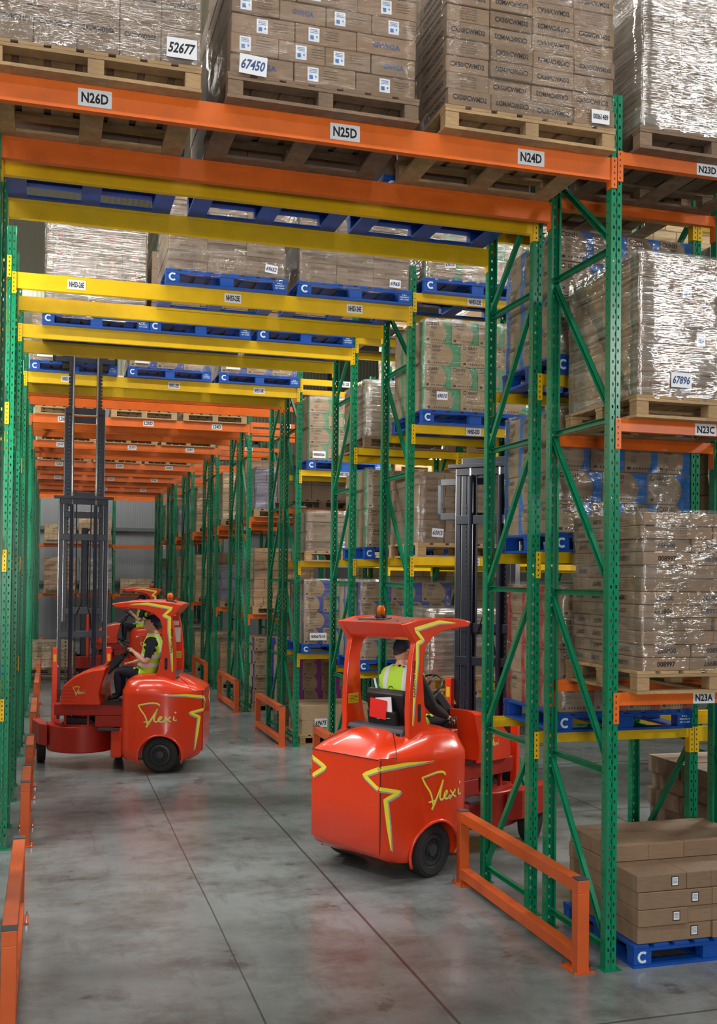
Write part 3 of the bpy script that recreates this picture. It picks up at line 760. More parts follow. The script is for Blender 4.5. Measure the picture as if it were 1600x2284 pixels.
# wrap: a loose pleated skin of film
def wrap(x0, x1, y0, y1, z0, z1, label, heavy=False, thin=False, off=.012, top=True, seed=1, amp=.007):
    rnd = random.Random(seed); mb = MB(); x0 -= off; x1 += off; y0 -= off; y1 += off
    per = []; r = .03
    def seg(a, b_, n):
        for i in range(n): t = i/n; per.append((a[0]+(b_[0]-a[0])*t, a[1]+(b_[1]-a[1])*t))
    seg((x0+r, y0), (x1-r, y0), 12); seg((x1-r, y0), (x1, y0+r), 1); seg((x1, y0+r), (x1, y1-r), 9); seg((x1, y1-r), (x1-r, y1), 1)
    seg((x1-r, y1), (x0+r, y1), 12); seg((x0+r, y1), (x0, y1-r), 1); seg((x0, y1-r), (x0, y0+r), 9); seg((x0, y0+r), (x0+r, y0), 1)
    n = len(per); cx, cy = (x0+x1)/2, (y0+y1)/2; nz = max(6, int((z1-z0)/.075)); rows_ = []
    fr = [rnd.uniform(0, 6.28) for _ in range(8)]
    for k in range(nz+1):
        z = z0+(z1-z0)*k/nz; row = []
        for i, (px, py) in enumerate(per):
            d = amp*(math.sin(fr[0]+k*2.1+i*.35)+math.sin(fr[1]+k*1.3-i*.8)+.8*math.sin(fr[2]+k*.7+i*1.9))*.5+rnd.uniform(-.35, .35)*amp
            if k == 0: d -= .01
            L = math.hypot(px-cx, py-cy); row.append((px+(px-cx)/L*d, py+(py-cy)/L*d, z+(rnd.uniform(-.012, .012) if k in (0,) else 0)))
        rows_.append(row)
    vs = [p for r_ in rows_ for p in r_]; fs = []
    for k in range(nz):
        for i in range(n): fs.append((k*n+i, k*n+(i+1) % n, (k+1)*n+(i+1) % n, (k+1)*n+i))
    if top:
        b0 = len(vs); vs += [(px+(cx-px)*.12, py+(cy-py)*.12, z1+.008) for px, py in per]; vs.append((cx, cy, z1+.02))
        for i in range(n):
            fs.append((nz*n+i, nz*n+(i+1) % n, b0+(i+1) % n, b0+i)); fs.append((b0+i, b0+(i+1) % n, b0+n))
    mb.add(vs, fs); o = mb.build('stretch_wrap', FILMH if heavy else (FILML if thin else FILM), smooth=True)
    return tag(o, label, 'stretch wrap', 'stretch film round pallet loads')
def note(txt, x, y, z, w, h, label, ang=0, hand=True, side=False):
    mb = MB(); mb.box(-w/2, w/2, -.0015, 0, -h/2, h/2); o = mb.build('paper_label', WHITE, loc=(x, y, z)); o.rotation_euler = (0, ang, 0)
    tag(o, label, 'label', 'paper labels on pallet loads')
    mb = MB(); addtext(mb, txt, 0, 0, h*(.55 if hand else .42), w*.85, y=-.0025, shear=.2 if hand else 0); mb.build('lettering', INKB if hand and w < .17 else INK, o, fix=False)

TOP = 5.40; PH = .15
# --- first row over the tunnel
pallet('wood', -.05, -.1, TOP, 'with blocks on the front orange beam above the N26D label')
stack('sr', 'above the N26D label', -.03, 1.15, -.09, .98, TOP+PH, 4, .215, [5], vary=lambda k, i, r: 0, side=False, indiv=True, seed=1)
wrap(-.03, 1.15, -.09, .88, TOP+PH, TOP+PH+.86, 'clear film round the cube cartons above the N26D label', seed=3)
note('52677', 1.03, -.113, 5.635, .175, .115, 'white paper label handwritten 52677 on the cartons above N26D')
pallet('old', 1.30, -.1, TOP, 'on the front orange beam above the N25D label')
stack('gwh', 'above the N25D label', 1.32, 2.48, -.09, .98, TOP+PH, 8, .122, [3, 4], indiv=True, seed=2,
      vary=lambda k, i, r: (r.randrange(2) if (i + k) % 4 == 0 else 2+(i+k) % 2))
wrap(1.32, 2.48, -.09, .88, TOP+PH-.02, TOP+PH+.98, 'clear film round the slim cartons above the N25D label', thin=True, seed=4)
note('67450', 1.45, -.113, 5.60, .165, .115, 'white paper label handwritten 67450 on the cartons above N25D', ang=.05)
pallet('wood', 2.67, -.1, TOP, 'on the front orange beam above the N24D label')
stack('cx50', 'above the N24D label', 2.68, 3.86, -.09, .98, TOP+PH, 9, .108, [4, 4], indiv=True, seed=3,
      vary=lambda k, i, r: (4 if ((i == 3 and k % 2 == 0) or (i == 0 and k % 2 == 1)) else (i+k) % 2), jit=.005, rearn=2)
wrap(2.68, 3.86, -.09, .88, TOP+PH-.02, TOP+PH+.98, 'clear film round the small printed cartons above the N24D label', thin=True, seed=5)
note('00061489', 3.75, -.113, 5.605, .13, .09, 'white printed label 00061489 on the cartons above N24D', hand=False)
pallet('old', 4.05, -.1, 5.45, 'at the top right on the orange beam with label N23D')
stack('plain', 'at top right above N23D', 4.07, 5.24, -.09, .98, 5.45+PH, 5, .205, [4, 5], indiv=True, seed=4)
wrap(4.07, 5.24, -.09, .88, 5.45+PH-.02, 5.45+PH+1.04, 'film round the big load at top right above N23D', seed=6, heavy=True)
# --- first row single bay
pallet('wood', 4.04, -.1, 3.66, 'under the shiny wrapped load on the beam labelled N23C')
stack('bsh', 'over the N23C label', 4.06, 5.24, -.09, .98, 3.66+PH, 6, .158, [2], indiv=True, seed=5, vary=lambda k, i, r: [0, 1, 2, 3][(k+i*2) % 4], rearn=1)
wrap(4.06, 5.24, -.09, .88, 3.66+PH-.02, 3.66+PH+.965, 'shiny film tight round the load over the N23C label', heavy=True, seed=7)
note('67896', 4.37, -.113, 3.66+PH+.11, .155, .10, 'white paper label handwritten 67896 at the foot of the N23C load')
pallet('wood', 4.06, -.1, 1.83, 'under the tall numbered cartons on the beam labelled N23A')
stack('997', 'over the N23A label', 4.11, 5.21, -.07, .94, 1.83+PH, 12, .088, [3, 3, 2, 2], indiv=True, seed=6, jit=.010, rearn=2,
      vary=lambda k, i, r: (4 if k % 4 > 1 else r.randrange(2)))
wrap(4.10, 5.22, -.08, .87, 1.83+PH-.02, 1.83+PH+1.075, 'crumpled film round the tall numbered load over the N23A label', seed=8, amp=.012, heavy=False)
pallet('blue', 4.10, -.02, 0, 'on the floor at the right beside the front green post')
stack('flat', 'on the blue floor pallet', 4.13, 5.28, -.01, .96, PH+.002, 4, .115, [2, 3], indiv=True, seed=7, vary=lambda k, i, r: (0 if i == 0 else 1), rearn=2, jit=.004)
stack('flat', 'on top of the floor stack', 4.13, 5.28, .32, .62, PH+.002+4*.115, 1, .115, [2], indiv=True, seed=8, vary=lambda k, i, r: 1, side=True)
# --- second row: blue pallets over the tunnel and the single bay loads
for x, t in ((.0, 'left'), (1.34, 'middle'), (2.66, 'right')):
    pallet('blue', x, 1.12, TOP, 'in the second row over the tunnel, the %s one' % t)
    stack('mvk', 'second row over tunnel %s' % t, x+.02, x+1.18, 1.14, .96, TOP+PH, 5, .2, [4], seed=int(x*10)+3, side=False, fd=.5)
pallet('blue', 4.06, 1.10, 4.17, 'in the second row single bay, uppermost of three blue ones')
stack('gnblue', 'top load of second row', 4.09, 5.28, 1.12, .97, 4.17+PH, 4, .245, [3, 4], indiv=True, seed=9, fd=.4, rearn=2)
wrap(4.09, 5.28, 1.12, 2.09, 4.17+PH-.03, 4.17+PH+1.0, 'film round the blue panelled cartons in the upper second row load', seed=9)
pallet('blue', 4.06, 1.10, 2.79, 'in the second row single bay, middle of three blue ones')
stack('gnblue', 'middle load of second row', 4.09, 5.28, 1.12, .97, 2.79+PH, 4, .245, [4, 3], indiv=True, seed=10, fd=.4, rearn=2)
wrap(4.09, 5.28, 1.12, 2.09, 2.79+PH-.03, 2.79+PH+1.0, 'film round the blue panelled cartons of the middle second row load', seed=10)
pallet('blue', 4.10, 1.10, 1.40, 'in the second row single bay, lowest of three blue ones')
stack('gnred', 'lowest load of second row', 4.13, 5.32, 1.12, .97, 1.40+PH, 4, .245, [4, 3], indiv=True, seed=11, fd=.4, rearn=2)
wrap(4.13, 5.32, 1.12, 2.09, 1.40+PH-.03, 1.40+PH+1.0, 'film round the red panelled cartons of the lowest second row load', seed=11)
pallet('old', 4.06, 1.1, 5.55, 'at the top of the second row single bay')
stack('plain', 'on top of second row', 4.08, 5.25, 1.12, .97, 5.55+PH, 3, .22, [4], seed=12)
# tall loose stack in the next bay
stack('plain', 'in leaning floor stack at right', 5.56, 6.7, 1.16, .97, .0, 7, .145, [3], seed=13, jit=.02, rearn=2)
# --- third row
pallet('blue', 1.38, 4.04, TOP, 'over the yellow beam labelled NHS3-25E')
stack('mvk', 'above the NHS3-25E label', 1.40, 2.56, 4.05, .97, TOP+PH, 9, .098, [3], seed=14)
wrap(1.40, 2.56, 4.05, 5.02, TOP+.10, TOP+PH+.9, 'film round the slim tan cartons above NHS3-25E', seed=14)
note('69652', 2.42, 4.028, 5.63, .125, .08, 'small tilted paper label handwritten 69652 above NHS3-25E', ang=.12)
pallet('blue', 2.70, 4.04, TOP, 'over the yellow beam labelled NHS3-24E')
stack('mvk', 'above the NHS3-24E label', 2.72, 3.88, 4.05, .97, TOP+PH, 9, .098, [3], seed=15)
wrap(2.72, 3.88, 4.05, 5.02, TOP+.10, TOP+PH+.9, 'film round the slim tan cartons above NHS3-24E', seed=15)
note('6965', 3.72, 4.028, 5.60, .12, .08, 'small paper label handwritten 6965 above NHS3-24E', ang=.04)
pallet('blue', 4.04, 4.02, 5.55, 'on the yellow top beam of the third row single bay')
stack('gngreen', 'topmost in third row', 4.07, 5.25, 4.04, .97, 5.55+PH, 3, .235, [3, 4], seed=16, fd=.4, rearn=2)
wrap(4.07, 5.25, 4.04, 5.01, 5.55+PH-.03, 5.55+PH+.72, 'film round the topmost green panelled load in the third row', seed=16, heavy=True)
note('69010', 4.32, 4.018, 5.86, .12, .085, 'paper label handwritten 69010 on the topmost green panelled load', ang=-.12)
pallet('blue', 4.02, 4.0, 4.17, 'under the tall green panelled load in the third row')
stack('gngreen', 'in tall third row load', 4.05, 5.25, 4.02, .97, 4.17+PH, 4, .235, [3, 4], seed=17, fd=.4, rearn=2)
wrap(4.05, 5.25, 4.02, 4.99, 4.17+PH-.03, 4.17+PH+.96, 'film round the tall green panelled load in the third row', seed=17)
note('69010', 4.24, 4.0, 4.47, .12, .085, 'paper label handwritten 69010 low on the tall green panelled load')
pallet('wood', 4.06, 4.20, 2.79, 'behind the lowered mast in the third row')
stack('ln', 'behind the lowered mast', 4.08, 5.24, 4.22, .97, 2.79+PH, 6, .125, [4], seed=18, fd=.4, rearn=2, jit=.006)
wrap(4.08, 5.24, 4.22, 5.19, 2.79+PH-.02, 2.79+PH+.76, 'film round the brown load behind the lowered mast', seed=18)
note('63015', 4.28, 4.195, 3.05, .13, .09, 'paper label handwritten 63015 on the load behind the mast', ang=.05)
pallet('wood', 4.1, 4.0, 1.40, 'above the lowest yellow beam of the third row')
stack('plain', 'low in third row', 4.13, 5.25, 4.02, .97, 1.40+PH, 4, .17, [3], seed=19)
wrap(4.13, 5.25, 4.02, 4.99, 1.40+PH-.02, 1.40+PH+.7, 'thick white film round the low third row load', seed=19, heavy=True)
# --- fourth row
pallet('blue', .22, 6.17, TOP, 'in the fourth row over the tunnel, leftmost')
stack('misc', 'tall load in fourth row', .25, 1.38, 6.18, .97, TOP+PH, 6, .19, [4], seed=20, vary=lambda k, i, r: 0)
wrap(.25, 1.38, 6.18, 7.15, TOP+PH-.06, TOP+PH+1.15, 'heavy film round the tall leftmost load over the tunnel', seed=20, heavy=True)
pallet('blue', 1.42, 6.17, TOP, 'in the fourth row over the tunnel, second from the left')
stack('mvk', 'fourth row, second load', 1.44, 2.58, 6.18, .97, TOP+PH, 4, .2, [4], seed=21)
pallet('blue', 2.70, 6.17, TOP, 'in the fourth row over the tunnel, rightmost')
stack('mvk', 'fourth row, third load', 2.72, 3.88, 6.18, .97, TOP+PH, 4, .2, [4], seed=22)
pallet('old', 4.05, 6.17, 5.55, 'at the top of the fourth row single bay')
pallet('old', 4.05, 6.17, 4.17, 'in the fourth row single bay under a white wrapped load')
stack('plain', 'second highest in fourth row', 4.07, 5.23, 6.18, .97, 4.17+PH, 4, .17, [3], seed=23)
wrap(4.07, 5.23, 6.18, 7.15, 4.17+PH-.02, 4.17+PH+.7, 'pale film round the fourth row load by the yellow beams', seed=23, heavy=True)
pallet('blue', 4.06, 6.14, 2.79, 'in the middle of the fourth row single bay')
stack('gngreen', 'middle of fourth row', 4.09, 5.25, 6.15, .97, 2.79+PH, 4, .24, [3, 4], seed=24, fd=.4, rearn=2)
wrap(4.09, 5.25, 6.15, 7.12, 2.79+PH-.03, 2.79+PH+.98, 'film round the green panelled load in the middle of the fourth row', seed=24)
pallet('blue', 4.0, 6.14, 1.40, 'low in the fourth row behind the red truck roof')
stack('gnnavy', 'low in fourth row', 4.02, 5.22, 6.15, .97, 1.40+PH, 4, .24, [4, 3], seed=25, fd=.4, rearn=2)
wrap(4.02, 5.22, 6.15, 7.12, 1.40+PH-.03, 1.40+PH+.98, 'film round the navy panelled load low in the fourth row', seed=25)
# --- fifth row
for x, t, lab in ((.04, 'left', '00067798'), (1.38, 'middle', '00067512'), (2.70, 'right', '00067511')):
    pallet('blue', x, 9.1, TOP, 'on the beam labelled NHS1 over the tunnel, the %s one' % t)
    kd = 'gnnavy' if t != 'left' else 'ln'
    stack(kd, 'on the NHS1 beam %s' % t, x+.02, x+1.18, 9.12, .97, TOP+PH, 3, .25, [3, 4], seed=26+int(x*3), side=False, fd=.5)
    wrap(x+.02, x+1.18, 9.12, 10.09, TOP+PH-.02, TOP+PH+.76, 'film round the %s load on the NHS1 beam' % t, seed=30+int(x*3))
    note(lab, x+.20, 9.10, TOP+PH+.10, .21, .095, 'white printed label %s over the NHS1 beam' % lab, hand=False)
pallet('blue', 4.04, 9.1, 4.17, 'in the fifth row under the green panelled load')
stack('gngreen', 'upper load of fifth row', 4.07, 5.25, 9.12, .97, 4.17+PH, 4, .24, [4, 3], seed=31, fd=.4, rearn=2)
wrap(4.07, 5.25, 9.12, 10.09, 4.17+PH-.03, 4.17+PH+.98, 'film round the green panelled load in the fifth row', seed=31)
note('00065526', 4.22, 9.095, 4.40, .2, .10, 'white printed label 00065526 on the green panelled load', hand=False)
pallet('wood', 4.03, 9.1, 2.79, 'in the middle of the fifth row single bay')
stack('tex', 'middle of fifth row', 4.05, 5.22, 9.12, .97, 2.79+PH, 4, .15, [3], seed=32, jit=.006)
wrap(4.05, 5.22, 9.12, 10.09, 2.79+PH-.02, 2.79+PH+.62, 'film round the grey brown load in the fifth row', seed=32)
note('9051', 4.62, 9.1, 3.05, .13, .09, 'paper label handwritten 9051 on the fifth row load')
pallet('blue', 3.99, 9.1, 1.40, 'in the fifth row above the purple cartons')
stack('gnnavy', 'lower load of fifth row', 4.02, 5.22, 9.12, .97, 1.40+PH, 4, .24, [4, 3], seed=33, fd=.4, rearn=2)
wrap(4.02, 5.22, 9.12, 10.09, 1.40+PH-.03, 1.40+PH+.98, 'film round the navy panelled load in the fifth row', seed=33)
note('00067510', 4.24, 9.095, 1.66, .26, .11, 'white printed label 00067510 on the navy panelled load', hand=False)
pallet('wood', 4.02, 9.3, 0, 'on the floor of the fifth row')
stack('tan', 'on fifth row floor pallet', 4.06, 5.2, 9.34, .9, PH, 2, .22, [2], seed=34, vary=lambda k, i, r: None)
note('69675', 4.36, 9.33, .33, .2, .13, 'white label handwritten 69675 on the pale floor cartons')
stack('gnpurp', 'in sixth row floor stack', 4.02, 5.26, 10.4, .85, .02, 6, .23, [4, 4], seed=35, fd=.42, jit=.01)
pallet('old', 4.02, 10.36, 2.1-.27, 'in the sixth row on the lowest orange beam')
pallet('old', 4.02, 10.36, 3.66, 'in the sixth row on the middle orange beam')
stack('plain', 'in the sixth row middle', 4.04, 5.2, 10.38, .9, 3.66+PH, 3, .24, [3], seed=36, vary=lambda k, i, r: 1)
# --- far loads, each one wrapped block on its pallet
def block_mesh(w, d, h, mat, seed):
    rnd = random.Random(seed); mb = MB(); nz = max(3, int(h/.16)); per = []
    for a, b_ in (((0, 0), (w, 0)), ((w, 0), (w, d)), ((w, d), (0, d)), ((0, d), (0, 0))):
        for i in range(4): per.append((a[0]+(b_[0]-a[0])*i/4, a[1]+(b_[1]-a[1])*i/4))
    n = len(per); vs = []; fs = []
    for k in range(nz+1):
        for px, py in per:
            q = rnd.uniform(-.012, .012); vs.append((px+q, py+rnd.uniform(-.012, .012), h*k/nz))
    for k in range(nz):
        for i in range(n): fs.append((k*n+i, k*n+(i+1) % n, (k+1)*n+(i+1) % n, (k+1)*n+i))
    fs.append(tuple(nz*n+i for i in range(n))); fs.append(tuple(range(n))[::-1])
    mb.add(vs, fs); return mb.mesh('wrapped_load', [mat])
FARM = {}
def wrapmat(name, a, cw, ch):
    m = loadmat(name, a, cw, ch); nt = m.node_tree; b = nt.nodes['Principled BSDF']; b.inputs['Coat Weight'].default_value = 1; b.inputs['Coat Roughness'].default_value = .14
    b.inputs['Roughness'].default_value = .4
    bump(nt, b, noise(nt, coord(nt, 'Object', (1, 1, 5)), 2.4, 3, .5), .6, .03)
    n = nt.nodes['Principled BSDF'].inputs['Normal'].links[0].from_socket; nt.links.new(n, b.inputs['Coat Normal'])
    return m
FM = [wrapmat('film_wrapped_brown_cartons', srgb(172, 140, 108), .36, .17), wrapmat('film_wrapped_grey_bundles', srgb(158, 158, 154), .4, .22), wrapmat('film_wrapped_navy_cartons', srgb(128, 124, 140), .4, .25),
      wrapmat('film_wrapped_tan_cartons', srgb(190, 166, 130), .3, .2)]
FNAME = ['brown', 'grey', 'bluish', 'tan']
PALS = {}
def flatpallet(x, y, z, label, blue=False):
    k = 'b' if blue else 'w'
    if k not in PALS:
        mb = MB()
        for i in range(7): xx = i*.175; mb.box(xx, xx+.13, 0, 1, .13, .15)
        for yy in (0, .45, .9):
            mb.box(0, 1.18, yy, yy+.1, .11, .13); mb.box(0, 1.18, yy, yy+.1, 0, .02)
            for xx in (0, .54, 1.08): mb.box(xx, xx+.1, yy, yy+.1, .02, .11)
        PALS[k] = mb.mesh('pallet', [BLUEW if blue else WOOD])
    o = mobj('blue_pallet' if blue else 'wooden_pallet', PALS[k], None, (x, y, z)); tag(o, label, 'pallet', 'pallets')
rnd = random.Random(5); far = 0
def farload(x, y, z, h, mi, where, w=1.14, blue=False):
    global far; far += 1
    flatpallet(x, y, z, '%s pallet %s' % ('blue' if blue else 'pale wooden', where), blue)
    me = FARM.setdefault((w, h, mi, far % 3), None) or block_mesh(w, .96, h, FM[mi], far)
    FARM[(w, h, mi, far % 3)] = me
    o = mobj('wrapped_load', me, None, (x+.02, y+.02, z+PH)); tag(o, '%s film wrapped load %s' % (FNAME[mi], where), 'pallet load', 'distant wrapped loads')
seq = [3, 0, 1, 2, 0, 3]
for r_i in range(6, 16):
    Y = ROWS[r_i][0]
    if r_i % 2 == 0 or r_i < 8:
        for k, x in enumerate((.06, 1.38, 2.68)):
            farload(x, Y-.06, TOP, .62, seq[(r_i+k) % 6], 'over the tunnel in the %s row, %s' % (ORD[r_i], ('left', 'middle', 'right')[k]))
    for z, lv, h in ((3.66, 'middle', 1.05), (1.83, 'low', 1.1)):
        farload(4.03, Y-.06, z, h if (r_i+int(z)) % 3 else .8, seq[(r_i+int(z)) % 6], 'at the %s level of the %s single bay' % (lv, ORD[r_i]))
    if r_i != 6: farload(4.03, Y-.02, 0, .9, seq[(r_i+2) % 6], 'on the floor of the %s single bay' % ORD[r_i])
pallet('wood', 4.03, 13.22, 0, 'on the floor of the seventh row')
stack('gnnavy', 'in seventh row floor stack', 4.05, 5.25, 13.24, .95, PH, 5, .25, [3], seed=41, fd=.45, jit=.015)
for (x, z, h, mi, wh) in ((.15, 3.60, .55, 3, 'left on the back wall rack, middle level'), (1.35, 3.60, .95, 3, 'behind the mast, back wall rack, middle level'),
                      (.15, 1.80, 1.15, 0, 'left on the back wall rack, low level'), (1.40, 1.80, 1.15, 1, 'behind the mast, back wall rack, low level'),
                      (2.85, 1.80, .42, 3, 'right of the green frame on the back wall rack')):
    farload(x, 33.15, z, h, mi, wh)
# left bays and the deep right bays, glimpsed between the posts
for r_i in (2, 3, 4):
    for j, z in enumerate((1.40, 2.79, 4.17)):
        farload(-1.30, ROWS[r_i][0]-.05, z, .95, seq[(r_i+j) % 6], 'in left bay, %s row, level %d' % (ORD[r_i], j+1), blue=(j % 2 == 0))
farload(-1.28, ROWS[6][0], 5.45, .95, 2, 'beyond the left posts, high in the seventh row', blue=True)
for r_i in (1, 2, 3, 4, 5):
    lv = (2.79, 4.17, 5.55) if r_i < 5 else (1.83, 3.66)
    for j, z in enumerate(lv):
        for k, x in enumerate((5.45, 6.75)):
            if r_i == 1 and z > 5: continue
            farload(x, ROWS[r_i][0]-.05, z, .98, seq[(r_i+j+k) % 6], 'right-hand bay, %s row, level %d, %s' % (ORD[r_i], j+2, ('nearer', 'further')[k]), blue=((j+k) % 2 == 0))

stack_far_done = True
me = bpy.data.meshes.new('cartons'); me.from_pydata(Far.v, [], Far.f)
for m_ in Far.mats: me.materials.append(m_)
me.polygons.foreach_set('material_index', Far.m); uvl = me.uv_layers.new(name='UVMap'); uvl.data.foreach_set('uv', [q for u_ in Far.uv for q in u_])
at_ = me.attributes.new('shade', 'FLOAT', 'FACE'); at_.data.foreach_set('value', Far.rnd)
tag(mobj('cartons', me), 'brown, green and navy panelled cartons of the loads behind the front rack row', 'cartons', kind='stuff')

# ------------------------------------------------------------------ people
def seg_dist(p, a, b_):
    ab = b_-a; t = max(0, min(1, (p-a).dot(ab)/max(ab.length_squared, 1e-9))); return (p-(a+ab*t)).length, t
def skin(verts, edges, root=0, sub=2):
    me = bpy.data.meshes.new('s'); me.from_pydata([v[0] for v in verts], edges, []); o = bpy.data.objects.new('s', me); COL.objects.link(o)
    m = o.modifiers.new('s', 'SKIN'); m.use_smooth_shade = True
    for i, v in enumerate(verts):
        s = me.skin_vertices[0].data[i]; r = v[1]; s.radius = (r, r) if not isinstance(r, tuple) else r; s.use_root = (i == root)
    o.modifiers.new('d', 'SUBSURF').levels = sub
    return evalmesh(o, 's')
def head_verts(c, tilt, turn, mb):
    """a head looking along +x, centre c; tilt lifts the chin"""
    nu, nv = 20, 16; vs = []; fs = []
    rot = Matrix.Rotation(turn, 3, 'Z') @ Matrix.Rotation(-tilt, 3, 'Y')
    for j in range(nv+1):
        ph = math.pi*j/nv-math.pi/2
        for i in range(nu):
            th = 2*math.pi*i/nu
            x, y, z = math.cos(ph)*math.cos(th), math.cos(ph)*math.sin(th), math.sin(ph)
            X, Y, Z = x*.096, y*.076, z*.118
            if z < 0: X *= 1-.12*z*z*(1 if x < 0 else .2); Y *= 1+.25*z; X += .012*(-z)*(x > 0)
            if x > .55 and abs(y) < .75:
                X += .026*math.exp(-(y/.16)**2-((z+.12)/.16)**2)      # nose
                X += .007*math.exp(-((z-.25)/.12)**2)                  # brow
                X -= .010*math.exp(-((abs(y)-.36)/.15)**2-((z-.07)/.12)**2)  # eye sockets
                X += .007*math.exp(-(y/.3)**2-((z+.44)/.08)**2)       # lips
                X += .010*math.exp(-(y/.3)**2-((z+.78)/.14)**2)       # chin
            vs.append(Vector(c)+rot @ Vector((X, Y, Z)))
    for j in range(nv):
        for i in range(nu): fs.append((j*nu+i, j*nu+(i+1) % nu, (j+1)*nu+(i+1) % nu, (j+1)*nu+i))
    mb.add(vs, fs, 0)
    for s in (-1, 1):
        b_ = len(mb.v); e = MB(); e.lathe([(.002, -.006), (.020, -.004), (.026, .003), (.018, .008), (.012, .004)], n=10, axis='y')
        mb.add([Vector(c)+rot @ (Vector((-.006+v[0]*.75, s*(.074+v[1]), v[2]*1.25-.002))) for v in e.v], e.f, 0)
        e = MB(); e.lathe([(.001, -.011), (.008, -.008), (.0115, 0), (.008, .008), (.001, .011)], n=10)
        mb.add([Vector(c)+rot @ (Vector((.079, s*.030, .010))+Vector(v)) for v in e.v], e.f, 5)
        e = MB(); e.box(-.001, .003, -.005, .005, -.005, .005)
        mb.add([Vector(c)+rot @ (Vector((.0895, s*.030, .010))+Vector(v)) for v in e.v], e.f, 3)
        e = MB(); e.box(-.004, .004, -.014, .014, -.0025, .0025)
        mb.add([Vector(c)+rot @ (Vector((.093, s*.030, .032))+Vector(v)) for v in e.v], e.f, 4)
    e = MB(); e.box(-.003, .002, -.021, .021, -.0022, .0022); mb.add([Vector(c)+rot @ (Vector((.098, 0, -.052))+Vector(v)) for v in e.v], e.f, 6)
    return rot
LIPS = plain('lips', srgb(150, 80, 75), .5); EYEW = plain('eye_white', srgb(225, 225, 225), .3)
def person(parent_loc, rotz, label, handL, handR, headtilt=0, headturn=0, long_sleeves=False, lean=0, cap=True, sleeve=NAVY):
    """seated driver, +x forward; joints given in the truck's frame"""
    V = Vector
    hip = V((.79, 0, 1.22)); ch = V((.74-lean, 0, 1.51)); sh = V((.72-lean, 0, 1.69)); nk = V((.725-lean, 0, 1.78)); hd = V((.745-lean*1.2, 0, 1.90))
    J = {}
    for s, hand in ((1, handL), (-1, handR)):
        shd = V((.72-lean, s*.195, 1.67)); hand = V(hand)
        d = hand-shd; L1, L2 = .29, .27; dl = min(d.length, L1+L2-.01); dn = d.normalized()
        a = math.acos((L1*L1+dl*dl-L2*L2)/(2*L1*dl)); perp = V((-.25, s*.55, -1)); perp = (perp-dn*perp.dot(dn)).normalized()
        el = shd+dn*L1*math.cos(a)+perp*L1*math.sin(a); wr = shd+dn*dl
        J[s] = (shd, el, wr)
    verts = [(hip, (.165, .135)), (V((.765-lean*.3, 0, 1.35)), (.165, .13)), (ch, (.185, .135)), (sh, (.155, .10)), (nk, .055), (hd-V((.01, 0, .04)), .058)]
    edges = [(0, 1), (1, 2), (2, 3), (3, 4), (4, 5)]
    for s in (1, -1):
        shd, el, wr = J[s]; b_ = len(verts)
        verts += [(shd, .070), ((shd+el)/2, .058 if not long_sleeves else .066), (el, .046 if not long_sleeves else .058), ((el+wr)/2, .042 if not long_sleeves else .052), (wr, .027)]
        edges += [(3, b_), (b_, b_+1), (b_+1, b_+2), (b_+2, b_+3), (b_+3, b_+4)]
        kn = V((1.18, s*.15, 1.28)); an = V((1.16, s*.14, .95)); b_ = len(verts)
        verts += [(V((.83, s*.10, 1.20)), .095), (V((1.0, s*.13, 1.25)), .08), (kn, .062), ((kn+an)/2+V((-.01, 0, 0)), .055), (an, .040), (V((1.20, s*.145, .93)), .038), (V((1.30, s*.155, .915)), .028)]
        edges += [(0, b_)]+[(b_+i, b_+i+1) for i in range(6)]
    me = skin(verts, edges, 0, 2)
    mb = MB()
    SH, EL, WR = ({s: J[s][i] for s in J} for i in range(3))
    fs = [tuple(p.vertices) for p in me.polygons]; vs = [v.co.copy() for v in me.vertices]
    mi = []
    for p in me.polygons:
        c = p.center; k = 1
        if c.z < .965 and c.x > 1.05: k = 3
        elif c.z < 1.31 and (c.x > .86 or c.z < 1.24): k = 2
        elif c.z > 1.775 and abs(c.y) < .1: k = 0
        for s in (1, -1):
            d1, t1 = seg_dist(c, SH[s], EL[s]); d2, t2 = seg_dist(c, EL[s], WR[s])
            if d2 < .07 and d2 <= d1 and c.x > .74: k = 0 if (not long_sleeves or t2 > .93) else 1
            elif d1 < .075 and t1 > .80 and not long_sleeves: k = 0
        mi.append(k)
    b_ = len(mb.v); mb.v += [tuple(v) for v in vs]; mb.f += fs; mb.m += mi
    rot = head_verts(hd, headtilt, headturn, mb)
    for s in (1, -1):   # hands: palm and five curled fingers
        shd, el, wr = J[s]; fwd = (wr-el).normalized(); side = fwd.cross(V((0, 0, 1))).normalized()*(1 if s == 1 else -1); up = side.cross(fwd)*(1 if s == 1 else -1)
        if up.z < 0: up = -up
        hv = [(wr-fwd*.02, .024), (wr+fwd*.035, (.034, .018)), (wr+fwd*.075, (.036, .016))]; he = [(0, 1), (1, 2)]
        hm = skin(hv, he, 0, 1); bb = len(mb.v); mb.v += [tuple(v.co) for v in hm.vertices]; mb.f += [tuple(i+bb for i in p.vertices) for p in hm.polygons]; mb.m += [0]*len(hm.polygons)
        for q, ln in enumerate((.034, .038, .036, .028)):
            o = side*(-.027+q*.018); a = wr+fwd*.068+o; b1 = a+fwd*ln*.75+up*.004; c1 = b1+fwd*ln*.25-up*ln*.8; d1 = c1-fwd*ln*.55-up*ln*.25
            mb.tube([a, b1, c1, d1], [.0095, .009, .0085, .007], 8, 0)
        a = wr+fwd*.02-side*.026; mb.tube([a, a+fwd*.03-side*.018-up*.012, a+fwd*.052-side*.008-up*.03], [.012, .010, .008], 8, 0)
    root = mb.build('person', [SKIN, sleeve, NAVY, SHOE, HAIR, EYEW, LIPS], smooth=True, fix=False)
    root.location = parent_loc; root.rotation_euler = (0, 0, rotz); tag(root, label, 'person')
